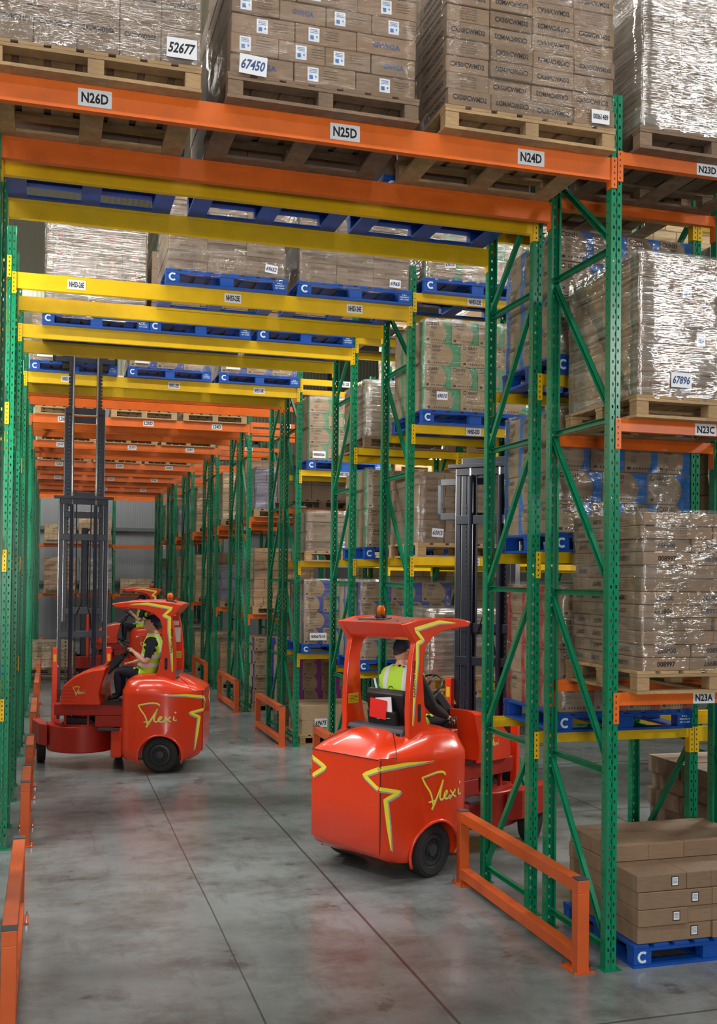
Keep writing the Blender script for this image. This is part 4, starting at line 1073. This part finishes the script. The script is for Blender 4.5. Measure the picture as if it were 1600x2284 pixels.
    # vest: the torso skin pushed out
    sel = [p for p in me.polygons if 1.215 < p.center.z < 1.765 and p.center.x < .95 and abs(p.center.y) < .19 and not (p.center.z < 1.30 and p.center.x > .90)]
    def onarm(c):
        for s in (1, -1):
            if seg_dist(c, EL[s], WR[s])[0] < .085: return True
            d, t = seg_dist(c, SH[s], EL[s])
            if d < .09 and t > .22: return True
        return False
    sel = [p for p in sel if not onarm(p.center)]
    vm = {}; nv = []; nf = []; nm = []
    for p in sel:
        f = []
        for i in p.vertices:
            if i not in vm: vm[i] = len(nv); v = me.vertices[i]; nv.append(v.co+v.normal*.014)
            f.append(vm[i])
        nf.append(tuple(f)); c = p.center
        zz = c.z; band = (1.34 < zz < 1.39) or (1.45 < zz < 1.50) or (zz > 1.44 and .085 < abs(c.y) < .135)
        nm.append(0)
    m2 = MB(); m2.v = [tuple(v) for v in nv]; m2.f = nf; m2.m = nm
    vest = m2.build('hi_vis_vest', [HIVIS, REFL], root, smooth=True, fix=False); so = vest.modifiers.new('s', 'SOLIDIFY'); so.thickness = .008; so.offset = 0
    mk = MB(); xb = ch.x-.163
    ring(mk, 0, 1.56, .036, .010, n=10, a0=.5, a1=2.9); ring(mk, 0, 1.56, .036, .010, n=10, a0=3.7, a1=6.0)
    mk2 = MB(); mk2.add([(xb, -v[0], v[2]) for v in mk.v], mk.f)
    for q in range(2): mk2.add([(xb, -.045, 1.485-q*.03), (xb, .045, 1.485-q*.03), (xb, .045, 1.497-q*.03), (xb, -.045, 1.497-q*.03)], [(0, 1, 2, 3)])
    badge = mk2.build('vest_badge', plain('dark_green_print', srgb(20, 80, 40), .6), vest, fix=False)
    # hair, then the cap
    def onhead(pts): return [hd+rot @ V(p) for p in pts]
    mb = MB(); nu = 18; vs = []; fs = []
    for j in range(7):
        ph = R(8+j*13.6)
        for i in range(nu):
            th = 2*math.pi*i/nu; q = max(0, -math.cos(th)); zz = math.sin(ph)
            vs.append((.101*math.cos(ph)*math.cos(th)-.004, .081*math.cos(ph)*math.sin(th), .122*zz-(.05*q if j == 0 else 0)+(.035 if j == 0 and math.cos(th) > .4 else 0)))
    for j in range(6):
        for i in range(nu): fs.append((j*nu+i, j*nu+(i+1) % nu, (j+1)*nu+(i+1) % nu, (j+1)*nu+i))
    mb.add(onhead(vs), fs); mb.build('short_hair', HAIR, root, smooth=True)
    if cap:
        mb = MB(); vs = []; fs = []
        for j in range(7):
            ph = R(16+j*12.3)
            for i in range(nu):
                th = 2*math.pi*i/nu; q = max(0, -math.cos(th))
                vs.append((.108*math.cos(ph)*math.cos(th)-.004, .088*math.cos(ph)*math.sin(th), .012+.125*math.sin(ph)-(.03*q if j == 0 else 0)))
        for j in range(6):
            for i in range(nu): fs.append((j*nu+i, j*nu+(i+1) % nu, (j+1)*nu+(i+1) % nu, (j+1)*nu+i))
        fs.append(tuple(6*nu+i for i in range(nu))); mb.add(onhead(vs), fs)
        vs = []; n = 9
        for z in (.046, .040):
            for i in range(n):
                a = R(-62+i*15.5); vs.append((.098*math.cos(a), .082*math.sin(a), z)); vs.append((.098*math.cos(a)+.068*math.cos(a*.8), .078*math.sin(a), z-.014))
        fs = []
        for i in range(n-1):
            a = 2*i; fs += [(a, a+1, a+3, a+2), (2*n+a, 2*n+a+2, 2*n+a+3, 2*n+a+1), (a+1, 2*n+a+1, 2*n+a+3, a+3)]
        mb.add(onhead(vs), fs); mb.build('peaked_cap', CAPM, root, smooth=True)
    return root

# ------------------------------------------------------------------ the trucks: +x forward, origin under the middle of the tail panel
def hwid(x):
    """half width of the body side at station x (tail panel at 0)"""
    if x < 0: return .41
    if x < .55: t = x/.55; return .41+.185*math.sin(t*math.pi/2)
    if x < .80: return .595
    t = min(1, (x-.80)/.26); return .40+.195*math.sqrt(max(0, 1-t*t))
def bodypt(s, z, side, off=.003):
    """a point on the outside: s>=0 runs along the side, s<0 runs across the tail panel"""
    if s >= 0:
        w_ = hwid(s); dx = .01; n = Vector((-(hwid(s+dx)-w_), dx, 0)).normalized()
        p = Vector((s, w_, z))+n*off
    else: p = Vector((-off-tail(z), .41+s, z))
    return Vector((p.x, p.y*side, p.z))
def tail(z): return 0
def outline(inset=0, x0=0.0):
    """plan outline of the rear body, counter-clockwise"""
    pts = []
    for i in range(5): pts.append((x0, -.41+i*.205))
    xs = [.06, .14, .24, .36, .5, .65, .78, .86, .93, .98, 1.02, 1.045]
    for x in xs: pts.append((x, hwid(x)))
    for i in range(7): pts.append((1.06, .38-i*.38*2/6))
    for x in xs[::-1]: pts.append((x, -hwid(x)))
    return pts
def ribbon(path, widths, n=6):
    """resample a 2D path and give left/right offsets"""
    P = []; 
    for i in range(len(path)-1):
        for k in range(n): t = k/n; P.append((path[i][0]*(1-t)+path[i+1][0]*t, path[i][1]*(1-t)+path[i+1][1]*t, widths[i]*(1-t)+widths[i+1]*t))
    P.append((path[-1][0], path[-1][1], widths[-1])); out = []
    for i, (x, z, w_) in enumerate(P):
        a = P[max(i-1, 0)]; b_ = P[min(i+1, len(P)-1)]; dx, dz = b_[0]-a[0], b_[1]-a[1]; L = math.hypot(dx, dz) or 1
        nx, nz = -dz/L, dx/L; out.append(((x+nx*w_/2, z+nz*w_/2), (x-nx*w_/2, z-nz*w_/2)))
    return out
def decal(mb, path, widths, fn, mi=0, n=6):
    r_ = ribbon(path, widths, n); vs = []; fs = []
    for a, b_ in r_: vs += [fn(*a), fn(*b_)]
    for i in range(len(r_)-1): fs.append((2*i, 2*i+1, 2*i+3, 2*i+2))
    mb.add(vs, fs, mi)
SCRIPT = [([(.62, 1.02), (.60, 1.10), (.50, 1.15), (.32, 1.15), (0, 1.04)], [.06, .06, .06, .05, .04]), ([(0, 1.05), (.08, .80), (.22, .52), (.28, .10)], [.04, .055, .055, .04]),
          ([(.56, .88), (.44, .52), (.34, .26), (.24, .0)], [.02, .055, .055, .05]),
          ([(.16, .24), (.34, .27)], [.03, .04]),
          ([(.56, .88), (.48, .56), (.46, .32), (.50, .24), (.58, .28), (.68, .42), (.70, .50), (.64, .50), (.58, .36), (.62, .26), (.70, .24), (.78, .36)], [.05, .06, .055, .05, .04, .04, .04, .045, .05, .045, .04, .03]),
          ([(.78, .50), (.86, .36), (.92, .26), (.96, .28)], [.04, .05, .04, .03]), ([(.94, .50), (.86, .36), (.76, .22)], [.04, .045, .03]),
          ([(1.04, .50), (1.02, .34), (1.06, .30), (1.12, .34)], [.045, .045, .04, .02]), ([(1.06, .66), (1.09, .72)], [.05, .05])]
def chaikin(path, wd, it=2):
    P = [(a, b_, c_) for (a, b_), c_ in zip(path, wd)]
    for _ in range(it):
        if len(P) < 3: break
        Q = [P[0]]
        for i in range(len(P)-1):
            p, q = P[i], P[i+1]
            Q.append(tuple(.75*u+.25*v for u, v in zip(p, q))); Q.append(tuple(.25*u+.75*v for u, v in zip(p, q)))
        P = Q+[P[-1]]
    return [(a, b_) for a, b_, c_ in P], [c_ for a, b_, c_ in P]
def script_logo(mb, fn, x0, z0, sx, sz, wt=.3):
    for path, wd in SCRIPT:
        path, wd = chaikin(path, wd)
        pts = [(x0+a*sx, z0+b_*sz) for a, b_ in path]; decal(mb, [(p[0]+.008, p[1]-.008) for p in pts], [q*wt for q in wd], lambda a, b_: fn(a, b_, .0025), 1, 3)
        decal(mb, pts, [q*wt for q in wd], lambda a, b_: fn(a, b_, .0045), 0, 3)

def make_truck():
    T = empty('articulated_forklift')
    # --- rear body, with arches cut for the rear wheels
    base = outline(); n = len(base); cx, cy = .50, 0
    rings = [(.16, .05, .14), (.22, .012, .05), (.30, 0, 0), (.62, 0, 0), (1.0, 0, 0), (1.045, .004, .003)]
    vs = []; fs = []
    for z, ins, rx in rings:
        for x, y in base: vs.append((x+(cx-x)*ins+(rx if x < .3 else 0)*(1-max(0, x)/.3), y*(1-ins), z))
    K = 7
    for k in range(1, K+1):
        t = k/K
        for x, y in base:
            tt = .80*t; X = x+(cx+.06-x)*tt; Y = y*(1-tt)
            rear = max(0, min(1, (cx-x)/.45))**.7
            if abs(y) < .405 and x <= .01: rear = 1
            side_h = math.sqrt(1-(1-min(1, t*1.5))**2)
            f = side_h*(1-rear)+rear*(math.sin(t*math.pi/2)*.62+.38*t)
            Z = 1.055+.205*f
            vs.append((X, Y, Z))
    m = len(rings)+K
    for k in range(m-1):
        for i in range(n): fs.append((k*n+i, k*n+(i+1) % n, (k+1)*n+(i+1) % n, (k+1)*n+i))
    fs.append(tuple(range(n))[::-1]); fs.append(tuple((m-1)*n+i for i in range(n)))
    mb = MB(); mb.add(vs, fs); bo = mb.build('b', REDP, smooth=True)
    cut = MB()
    for s in (-1, 1):
        cut.lathe([(.275, s*.33), (.275, s*.75)], (.54, 0, .21), 'y', 40)
    co = cut.build('c', BLACK)
    md = bo.modifiers.new('x', 'BOOLEAN'); md.object = co; md.operation = 'DIFFERENCE'; md.solver = 'EXACT'
    me = evalmesh(bo, 'rear_body'); bpy.data.objects.remove(co)
    me.materials.clear(); me.materials.append(REDP); me.polygons.foreach_set('material_index', [0]*len(me.polygons)); sharp(me, 42)
    body = mobj('rear_body', me, T)
    for s in (-1, 1):
        pts = []
        for i in range(21):
            a = R(-18+i*10.8); x = .54+.283*math.cos(a); z = .21+.283*math.sin(a); p = bodypt(max(x, .0), z, s, .004); pts.append(p)
        mb = MB(); mb.tube(pts, .014, 6); mb.build('wheel_arch_lip', REDP, body, smooth=True)
        mb = MB(); path = [(.50, 1.015), (.22, 1.005), (0, .975), (-.175, .905), (-.02, .815), (.165, .775), (.05, .715), (.075, .50), (.10, .29)]
        wd = [.0, .028, .036, .036, .032, .030, .034, .030, .006]
        decal(mb, [(a+.012 if a > 0 else a, b_-.014) for a, b_ in path], wd, lambda a, b_: bodypt(a, b_, s, .0025), 1)
        decal(mb, path, wd, lambda a, b_: bodypt(a, b_, s, .0045), 0); mb.build('lightning_stripe', [YSTR, GSTR], body, fix=False)
        mb = MB()
        # text runs left to right as seen from that side
        def fn(a, b_, o, s=s): return bodypt(a if s == -1 else 1.18-a, b_, s, o)
        script_logo(mb, fn, .36, .60, .44, .27, .30); mb.build('script_logo', [YSTR, GSTR], body, fix=False)
        mb = MB(); decal(mb, [(.012, .26), (.012, 1.05)], [.006, .006], lambda a, b_: bodypt(a, b_, s, .0022)); mb.build('panel_seam', BLACK, body, fix=False)
        mb = MB(); mb.box(.34, .44, s*.30-.018, s*.30+.018, 1.205, 1.222); o = mb.build('hood_vent', BLACK, body)
    mb = MB(); pts = [(-.0035, -.40+i*.1, 1.047) for i in range(9)]; mb.tube(pts, .004, 5); mb.build('panel_seam', BLACK, body)
    for s in (1, -1):
        x, y = .14, hwid(.14)*s; pts = []
        for q in range(9):
            t = q/8; rear = max(0, min(1, (cx-x)/.45))**.7; sh_ = math.sqrt(1-(1-min(1, t*1.5))**2); f = sh_*(1-rear)+rear*(math.sin(t*math.pi/2)*.62+.38*t); tt = .8*t
            pts.append((x+(cx+.06-x)*tt, y*(1-tt), 1.057+.205*f))
        mb = MB(); mb.tube([(.004, .40*s, 1.052)]+pts[0:], .0035, 5); mb.build('hatch_seam', BLACK, body)
    mb = MB(); mb.box(.24, .9, -.26, .26, .12, .17); mb.build('underside_plate', BLACK, T)
    # --- seat deck trim, seat
    mb = MB(); mb.prism([(.33, 1.16), (.37, 1.262), (.5, 1.262), (.98, 1.20), (1.0, 1.12), (.4, 1.1)], -.345, .345, 'y'); mb.build('seat_deck_trim', DGREY, T, bevel=.03)
    S = empty('seat', parent_fix(T)) if False else None
    mb = MB(); mb.box(.56, 1.02, -.23, .23, 1.10, 1.20); seat = mb.build('seat', BLACK, T, bevel=.03)
    mb = MB(); mb.prism([(.57, 1.14), (.48, 1.53), (.53, 1.58), (.575, 1.55), (.65, 1.20)], -.23, .23, 'y'); mb.build('backrest', BLACK, seat, bevel=.02)
    mb = MB(); mb.prism([(.515, 1.22), (.47, 1.23), (.445, 1.38), (.485, 1.39)], -.17, .17, 'y'); mb.build('document_pocket', BLACK, seat, bevel=.006)
    # --- overhead guard
    plate = [(1.213, 2.177), (1.12, 2.197), (1.02, 2.210), (.754, 2.222), (.5, 2.215), (.29, 2.175), (.355, 2.085), (.43, 2.01), (.395, 1.87), (.372, 1.65), (.362, 1.41), (.372, 1.17),
             (.655, 1.17), (.60, 1.32), (.565, 1.5), (.545, 1.70), (.55, 1.875), (.585, 1.98), (.67, 2.055), (.80, 2.10), (1.0, 2.125), (1.17, 2.130)]
    G = None
    for s in (1, -1):
        mb = MB(); ya, yb = sorted((s*.355, s*.415)); mb.prism(plate, ya, yb, 'y'); o = mb.build('guard_side', REDP, T, bevel=.012, autosm=True)
        mb = MB(); path = [(.99, 2.172), (.75, 2.187), (.425, 2.130), (.53, 2.035), (.455, 2.005), (.455, 1.85), (.425, 1.6), (.405, 1.30)]; wd = [0, .030, .034, .032, .036, .036, .030, .008]
        f = lambda a, b_, o_: Vector((a, s*(.4155+o_), b_))
        decal(mb, [(a+.014, b_-.010) for a, b_ in path], wd, lambda a, b_: f(a, b_, .001), 1); decal(mb, path, wd, lambda a, b_: f(a, b_, .0022), 0)
        mb.build('lightning_stripe', [YSTR, GSTR], o, fix=False)
        mb = MB(); vs_, fs_ = textdata('NARROW AISLE'); 
        mb.add([Vector((.425-.028*(b_)+.0+(.0 if True else 0), s*.4185, 1.70+a*.0335*(1))) if s == -1 else Vector((.425+.028*b_, s*.4185, 1.70+a*.0335)) for a, b_ in vs_], fs_); mb.build('lettering', INK, o, fix=False)
        mb = MB(); mb.box(.475, .515, s*.4165-.001, s*.4165+.001, 1.34, 1.46); mb.lathe([(.02, -.001), (.02, .001)], (.495, s*.4165, 1.46), 'y', 12); mb.lathe([(.02, -.001), (.02, .001)], (.495, s*.4165, 1.34), 'y', 12)
        mb.build('grab_slot', BLACK, o)
    mb = MB(); mb.prism([(.31, 2.168), (.32, 2.183), (.754, 2.214), (1.02, 2.200), (1.10, 2.188), (1.10, 2.172), (1.0, 2.178), (.75, 2.19)], -.356, .356, 'y'); roof = mb.build('guard_roof', REDD, T)
    mb = MB(); mb.prism([(.29, 2.175), (.31, 2.182), (.445, 2.03), (.40, 2.055)], -.3548, .3548, 'y'); mb.build('guard_rear_panel', REDP, T)
    mb = MB()
    for y in (-.2, 0, .2): mb.box(.75, 1.10, y-.012, y+.012, 2.11, 2.165)
    mb.box(1.04, 1.10, -.3545, .3545, 2.105, 2.17); mb.build('roof_bars', REDP, T)
    for y in (-.22, .05, .26):
        mb = MB(); mb.lathe([(.010, 0), (.010, .012), (.004, .016)], (.42, y, 2.19), n=8); mb.build('roof_bolt', STEEL, roof)
    mb = MB(); mb.tube([(.40, .25, 2.195), (.43, .1, 2.20), (.42, -.05, 2.20), (.55, -.02, 2.21)], .006, 6); mb.build('beacon_cable', BLACK, roof)
    for sd in (1, -1):
        ya, yb = sorted((sd*.3555, sd*.352)); mb = MB(); mb.box(.392, .520, ya, yb, 1.42, 1.51); pl = mb.build('yellow_warning_plate', YLAB, T)
        yk = sd*.3515
        mb = MB(); [mb.add([(.402, yk, 1.435+q*.013), (.51, yk, 1.435+q*.013), (.51, yk, 1.439+q*.013), (.402, yk, 1.439+q*.013)], [(0, 1, 2, 3)]) for q in range(5)]; mb.build('fine_print', INK, pl, fix=False)
    for x0_, x1_, z0_, z1_ in ((.405, .53, 1.64, 1.84), (.43, .51, 1.87, 1.93), (.47, .535, 2.00, 2.06)):
        mb = MB(); mb.box(x0_, x1_, -.3555, -.3525, z0_, z1_); mb.build('white_notice', WHITE, T)
    # --- beacon
    bc = (.50, .06, 2.205)
    mb = MB(); mb.lathe([(.052, 0), (.052, .015), (.042, .035)], bc, n=20); be = mb.build('beacon_base', BLACK, T, smooth=False)
    mb = MB(); mb.lathe([(.040, .035), (.042, .075), (.036, .105), (.018, .118), (.001, .120)], bc, n=20); mb.build('amber_lens', AMBER, be, smooth=True)
    mb = MB()
    for k in range(4):
        a = k*math.pi/4; c_, s_ = math.cos(a), math.sin(a)
        mb.tube([(bc[0]+c_*r_, bc[1]+s_*r_, bc[2]+z) for r_, z in ((.056, .005), (.054, .09), (.035, .125), (0, .135), (-.035, .125), (-.054, .09), (-.056, .005))], .0025, 5)
    mb.build('beacon_cage', BLACK, be)
    # --- wheels
    for (x, y, r_, wd) in ((.54, .47, .232, .19), (.54, -.47, .232, .19)):
        s = 1 if y > 0 else -1
        mb = MB(); mb.lathe([(.12, -.085*s), (r_*.86, -.09*s), (r_*.97, -.075*s), (r_, -.05*s), (r_, .05*s), (r_*.97, .078*s), (r_*.86, .092*s), (.15, .088*s), (.135, .06*s)], (x, y, r_), 'y', 40)
        w_ = mb.build('wheel', RUBBER, T, smooth=True); sharp(w_.data, 30)
        mb = MB(); mb.lathe([(.136, .02*s), (.136, .070*s), (.105, .078*s), (.098, .050*s), (.060, .050*s), (.050, .085*s), (.001, .088*s)], (x, y, r_), 'y', 28); h_ = mb.build('hub', HUB, w_, smooth=True); sharp(h_.data, 30)
        for k in range(5):
            a = k*2*math.pi/5; mb = MB(); mb.lathe([(.009, .05*s), (.009, .066*s)], (x+.078*math.cos(a), y, r_+.078*math.sin(a)), 'y', 6); mb.build('wheel_nut', HUB, w_)
    # --- chassis between tail and nose, nose cowl
    mb = MB(); mb.box(1.0, 1.95, -.36, .36, .71, .86); mb.build('chassis', REDC, T, bevel=.012)
    mb = MB(); mb.box(1.0, 1.42, -.355, .355, .56, .709); mb.build('chassis_side', REDC, T, bevel=.008)
    mb = MB(); mb.lathe([(.09, .585), (.09, .709)], (1.65, 0, 0), n=24); mb.build('pivot', REDC, T)
    mb = MB(); mb.prism([(1.43, .59), (1.52, .66), (1.80, .66), (1.88, .59)], -.24, .24, 'y'); mb.build('pivot_block', BLACK, T)
    for q in (1.50, 1.80):
        for yy in (-.30, .30): mb = MB(); mb.box(q, q+.03, yy-.02, yy+.02, .585, .709); mb.build('lug', REDC, T)
    mb = MB(); mb.prism([(1.05, .17), (1.2, .17), (1.2, .56), (1.05, .56)], -.44, .44, 'y'); mb.build('skirt', REDP, T, bevel=.03)
    mb = MB(); mb.box(.98, 1.36, -.38, .38, .86, .885); mb.build('footwell_floor', BLACK, T)
    cw = [(1.33, .86), (1.355, 1.0), (1.335, 1.12), (1.295, 1.25), (1.275, 1.345), (1.40, 1.335), (1.57, 1.29), (1.70, 1.225), (1.82, 1.12), (1.865, 1.03), (1.875, .9), (1.865, .86)]
    ncw = len(cw); vs = []; ys = [(-.40, .93), (-.37, .98), (-.30, 1), (0, 1.0), (.30, 1), (.37, .98), (.40, .93)]; fs = []
    for y, sc in ys:
        for x, z in cw: vs.append((1.55+(x-1.55)*sc, y, .86+(z-.86)*sc))
    for j in range(len(ys)-1):
        for i in range(ncw): fs.append((j*ncw+i, j*ncw+(i+1) % ncw, (j+1)*ncw+(i+1) % ncw, (j+1)*ncw+i))
    fs.append(tuple(range(ncw))[::-1]); fs.append(tuple((len(ys)-1)*ncw+i for i in range(ncw)))
    mb = MB(); mb.add(vs, fs); nose = mb.build('nose_cowl', REDP, T, smooth=True); sharp(nose.data, 32)
    for s in (1, -1):
        mb = MB(); script_logo(mb, lambda a, b_, o_: Vector((a if s == -1 else 3.2-a, s*(.4005+o_), b_)), 1.50, .98, .14, .10, .10); mb.build('script_logo', [YSTR, GSTR], nose, fix=False)
        for q in range(5):
            mb = MB(); mb.box(1.66, 1.865-q*.003, s*.3955-.002, s*.3955+.006, .90+q*.045, .905+q*.045); mb.build('louvre', REDC, nose)
    mb = MB(); mb.box(1.08, 1.36, -.52, .52, .535, .56); mb.build('step_plate', HUB, T, bevel=.003)
    # --- console and steering wheel
    mb = MB(); mb.bar((1.38, 0, 1.22), (1.13, 0, 1.48), .11, .22, upd=(0, 1, 0)); mb.build('console', BLACK, T, bevel=.02)
    mb = MB(); mb.bar((1.42, .0, 1.33), (1.22, .0, 1.60), .10, .008, upd=(0, 1, 0)); 
    c0 = Vector((1.05, 0, 1.555)); nrm = Vector((-.62, 0, .78)).normalized(); ax = Vector((0, 1, 0)); ay = nrm.cross(ax)
    mb = MB(); mb.tube([c0+ax*.17*math.cos(a)+ay*.17*math.sin(a) for a in [k*2*math.pi/32 for k in range(32)]], .012, 8, closed=True)
    for a in (0.5, 2.6, 4.7): mb.tube([c0-nrm*.02, c0+ax*.165*math.cos(a)+ay*.165*math.sin(a)], .011, 6)
    mb.tube([c0-nrm*.10, c0-nrm*.0], .024, 10); mb.build('steering_wheel', BLACK, T, smooth=True)
    for q in range(3):
        mb = MB(); mb.tube([(1.10+q*.03, -.30, 1.06), (1.08+q*.03, -.30, 1.24), (1.06+q*.03, -.31, 1.30)], [.006, .006, .012], 8); mb.build('lever', BLACK, T, smooth=True)
    mb = MB(); mb.box(1.0, 1.10, -.36, -.24, 1.10, 1.20); mb.build('control_box', REDC, T, bevel=.01)
    FIRST[T.name] = True
    return T
def front_unit(T, ang, mast_h, stages, carr_z, forks=True, cx=.60, cw=.44):
    """steered front frame with the mast; pivots at x=1.65"""
    E = Matrix.Translation((1.65, 0, 0)) @ Matrix.Rotation(ang, 4, 'Z')
    def put(mb, name, mats, parent=T, **k):
        mb.v = [tuple(E @ Vector(p)) for p in mb.v]; return mb.build(name, mats, parent, **k)
    # apron: a rounded steering frame
    pts = []
    for i in range(25): a = R(90+i*7.5); pts.append((.12+.50*math.cos(a), .46*math.sin(a)))
    pts += [(.34, -.46), (.34, .46)]
    mb = MB(); mb.prism(pts, .215, .56, 'z'); ap = put(mb, 'steering_frame', REDC, autosm=True, bevel=.014)
    mb = MB(); mb.prism([(x*.9, y*.8) for x, y in pts], .56, .585, 'z'); put(mb, 'frame_deck', REDC)
    for s in (1, -1):
        mb = MB(); mb.prism([(-.05, .46*s), (.62, .50*s), (.70, .62*s), (.55, .64*s), (.1, .56*s)][::s], .28, .56, 'z'); put(mb, 'wheel_guard', REDC, bevel=.01)
        mb = MB(); mb.lathe([(.10, -.055), (.20, -.055), (.215, -.04), (.215, .04), (.20, .055), (.10, .055)], (.42, s*.52, .215), 'y', 32); w_ = put(mb, 'wheel', RUBBER, smooth=True); sharp(w_.data, 30)
        mb = MB(); mb.lathe([(.10, -.05), (.10, .05), (.05, .06*s), (.04, .07*s)], (.42, s*.52, .215), 'y', 20); put(mb, 'hub', HUB, w_)
        mb = MB(); mb.box(.36, .44, s*.36-.035, s*.36+.035, .35, 1.55); g = put(mb, 'mast_tower', REDP, bevel=.008)
        mb = MB(); mb.add([(.3595, s*.36-.02, 1.36), (.3595, s*.36+.02, 1.36), (.3595, s*.36+.02, 1.46), (.3595, s*.36-.02, 1.46)], [(0, 1, 2, 3)]); put(mb, 'yellow_sticker', YLAB, g, fix=False)
    # mast rails, stage by stage: nested channels
    zb = .28
    for k, (za, zt) in enumerate(stages):
        yo = .335-k*.062; x = .50+k*.012
        for s in (1, -1):
            mb = MB(); q = s
            prof = [(-.055, 0), (.055, 0), (.055, -.055), (.040, -.055), (.040, -.014), (-.040, -.014), (-.040, -.055), (-.055, -.055)]
            pp = [(x+a, s*(yo+b_)) for a, b_ in prof]
            mb.prism(pp, za, zt, 'z'); put(mb, 'mast_rail', MAST, bevel=.004)
            mb = MB(); mb.box(x-.056, x-.0545, s*(yo-.003)-.003, s*(yo-.003)+.003, za, zt); put(mb, 'rail_edge', STEEL)
        for z in ([za+.65, za+1.45, zt-.55, zt-.05] if k == 0 else [za+.15, (za+zt)/2, zt-.04]):
            if z > zt: continue
            mb = MB(); hh = .035 if k == 0 and z != zt-.05 else .03
            mb.box(x-.075, x-.050, -yo+.012, yo-.012, z-.045, z+.045); put(mb, 'mast_crossbar', MAST, bevel=.004)
    za, zt = stages[0]
    mb = MB(); mb.box(.38, .47, -.40, .40, zt-.02, zt+.02); put(mb, 'mast_head_plate', MAST, bevel=.004)
    for s in (1, -1):
        mb = MB(); mb.lathe([(.028, .5), (.028, zt-.1)], (.43, s*.16, 0), n=12); put(mb, 'lift_cylinder', MAST, smooth=False)
        mb = MB(); mb.lathe([(.014, zt-.1), (.014, max(mast_h-.3, zt))], (.43, s*.16, 0), n=10); put(mb, 'cylinder_rod', STEEL)
        mb = MB()
        N_ = int((mast_h-1.2)/.05)
        for q in range(N_): mb.box(.46, .475, s*.215-.012, s*.215+.012, .9+q*.05, .9+q*.05+.036)
        put(mb, 'lift_chain', CHAIN)
        mb = MB(); mb.tube([(.45, s*.09, .9), (.44, s*.10, 1.6), (.45, s*.09, 2.4), (.44, s*.1, zt)], .009, 6); put(mb, 'hydraulic_hose', BLACK)
    mb = MB(); mb.tube([(.44, .08, 2.0), (.40, -.02, 2.25), (.42, -.10, 2.0), (.44, -.12, 1.8)], .010, 6); put(mb, 'hydraulic_hose', BLACK)
    mb = MB(); mb.add([(.4385, .30, 1.28), (.4385, .36, 1.28), (.4385, .33, 1.34)], [(0, 1, 2)]); mb.add([(.4385, -.36, 1.28), (.4385, -.30, 1.28), (.4385, -.33, 1.34)], [(0, 1, 2)]); put(mb, 'warning_triangle', YLAB, fix=False)
    # carriage and forks
    c0 = carr_z
    mb = MB(); mb.box(cx, cx+.04, -cw, cw, c0+.06, c0+.13); mb.box(cx, cx+.04, -cw, cw, c0+.42, c0+.49)
    for s in (1, -1): mb.box(cx, cx+.04, s*(cw-.02)-.02, s*(cw-.02)+.02, c0+.06, c0+.49); mb.box(cx, cx+.04, s*.20-.02, s*.20+.02, c0+.06, c0+.49)
    ca = put(mb, 'fork_carriage', MAST, bevel=.004)
    for s in (1, -1):
        if not forks: continue
        mb = MB(); mb.box(.645, .69, s*.26-.05, s*.26+.05, c0, c0+.5); mb.box(.645, 1.65, s*.26-.05, s*.26+.05, c0-.02, c0+.02); put(mb, 'fork', CHAIN, bevel=.004)
def parent_fix(x): return (0, 0, 0)
PROTO = make_truck()
def tcopy(loc, rz, label):
    return place(PROTO, loc, rz, label, 'forklift truck')
_k[PROTO.name] = [(c, list(c.children)) for c in PROTO.children]
T1 = None
T2 = ccopy(PROTO, (2.81, 2.52, 0), R(29)); tag(T2, 'nearest red forklift truck, its tail sticking out of the aisle on the right', 'forklift truck', 'red forklift trucks')
T3 = ccopy(PROTO, (3.32, 20.35, 0), R(180)); tag(T3, 'distant red forklift truck behind the left one, low in the tunnel', 'forklift truck', 'red forklift trucks')
T1 = PROTO; T1.location = (2.41, 7.97, 0); T1.rotation_euler = (0, 0, R(166)); tag(T1, 'red forklift truck at left turning under a fully raised mast', 'forklift truck', 'red forklift trucks')
front_unit(T2, R(14), 3.66, [(.28, 3.72), (.34, 3.80), (.40, 3.7)], 3.12, forks=False, cx=.565, cw=.60)
front_unit(T3, R(0), 3.6, [(.28, 3.62), (.34, 3.66)], .12)
front_unit(T1, R(-74), 5.9, [(.28, 3.62), (1.9, 4.86), (3.5, 5.9)], 5.465)
person((2.81, 2.52, 0), R(29), 'driver seen from behind in hi-vis vest and navy cap, nearest truck', (.98, .10, 1.56), (1.06, -.27, 1.30), 0, R(-14), True, 0, True, BLKC)
person((2.41, 7.97, 0), R(166), 'driver in hi-vis vest leaning back and looking up, left truck', (.96, .14, 1.53), (1.04, -.22, 1.36), R(30), 0, False, .0, True)
person((3.32, 20.35, 0), R(180), 'driver in navy cap holding the steering wheel, distant truck', (.98, .12, 1.58), (1.0, -.14, 1.52), 0, 0, False, 0, True)
# folder and papers in the pocket behind the nearest driver
ct, st_ = math.cos(R(29)), math.sin(R(29))
def tw(x, y, z): return (2.81+x*ct-y*st_, 2.52+x*st_+y*ct, z)
for nm, mt, w_, h_, yy, xx, zz, lb, an in (('document_folder', REDF, .20, .17, .03, .445, 1.40, 'red card folder in the pocket behind the nearest seat', .06), ('loose_papers', PAPER, .19, .19, -.03, .458, 1.41, 'white papers behind the red folder on the nearest truck', -.12)):
    mb = MB(); mb.box(-.004, .004, -w_/2, w_/2, -h_/2, h_/2); o = mb.build(nm, mt, loc=tw(xx, yy, zz), rotz=R(29), bevel=.001)
    o.rotation_euler = (an, 0, R(29)); tag(o, lb, 'folder' if 'folder' in nm else 'papers')
# the load on the distant truck's forks
farload(-.19, 19.85, .14, .62, 3, 'carried low on the distant forklift', w=1.1)
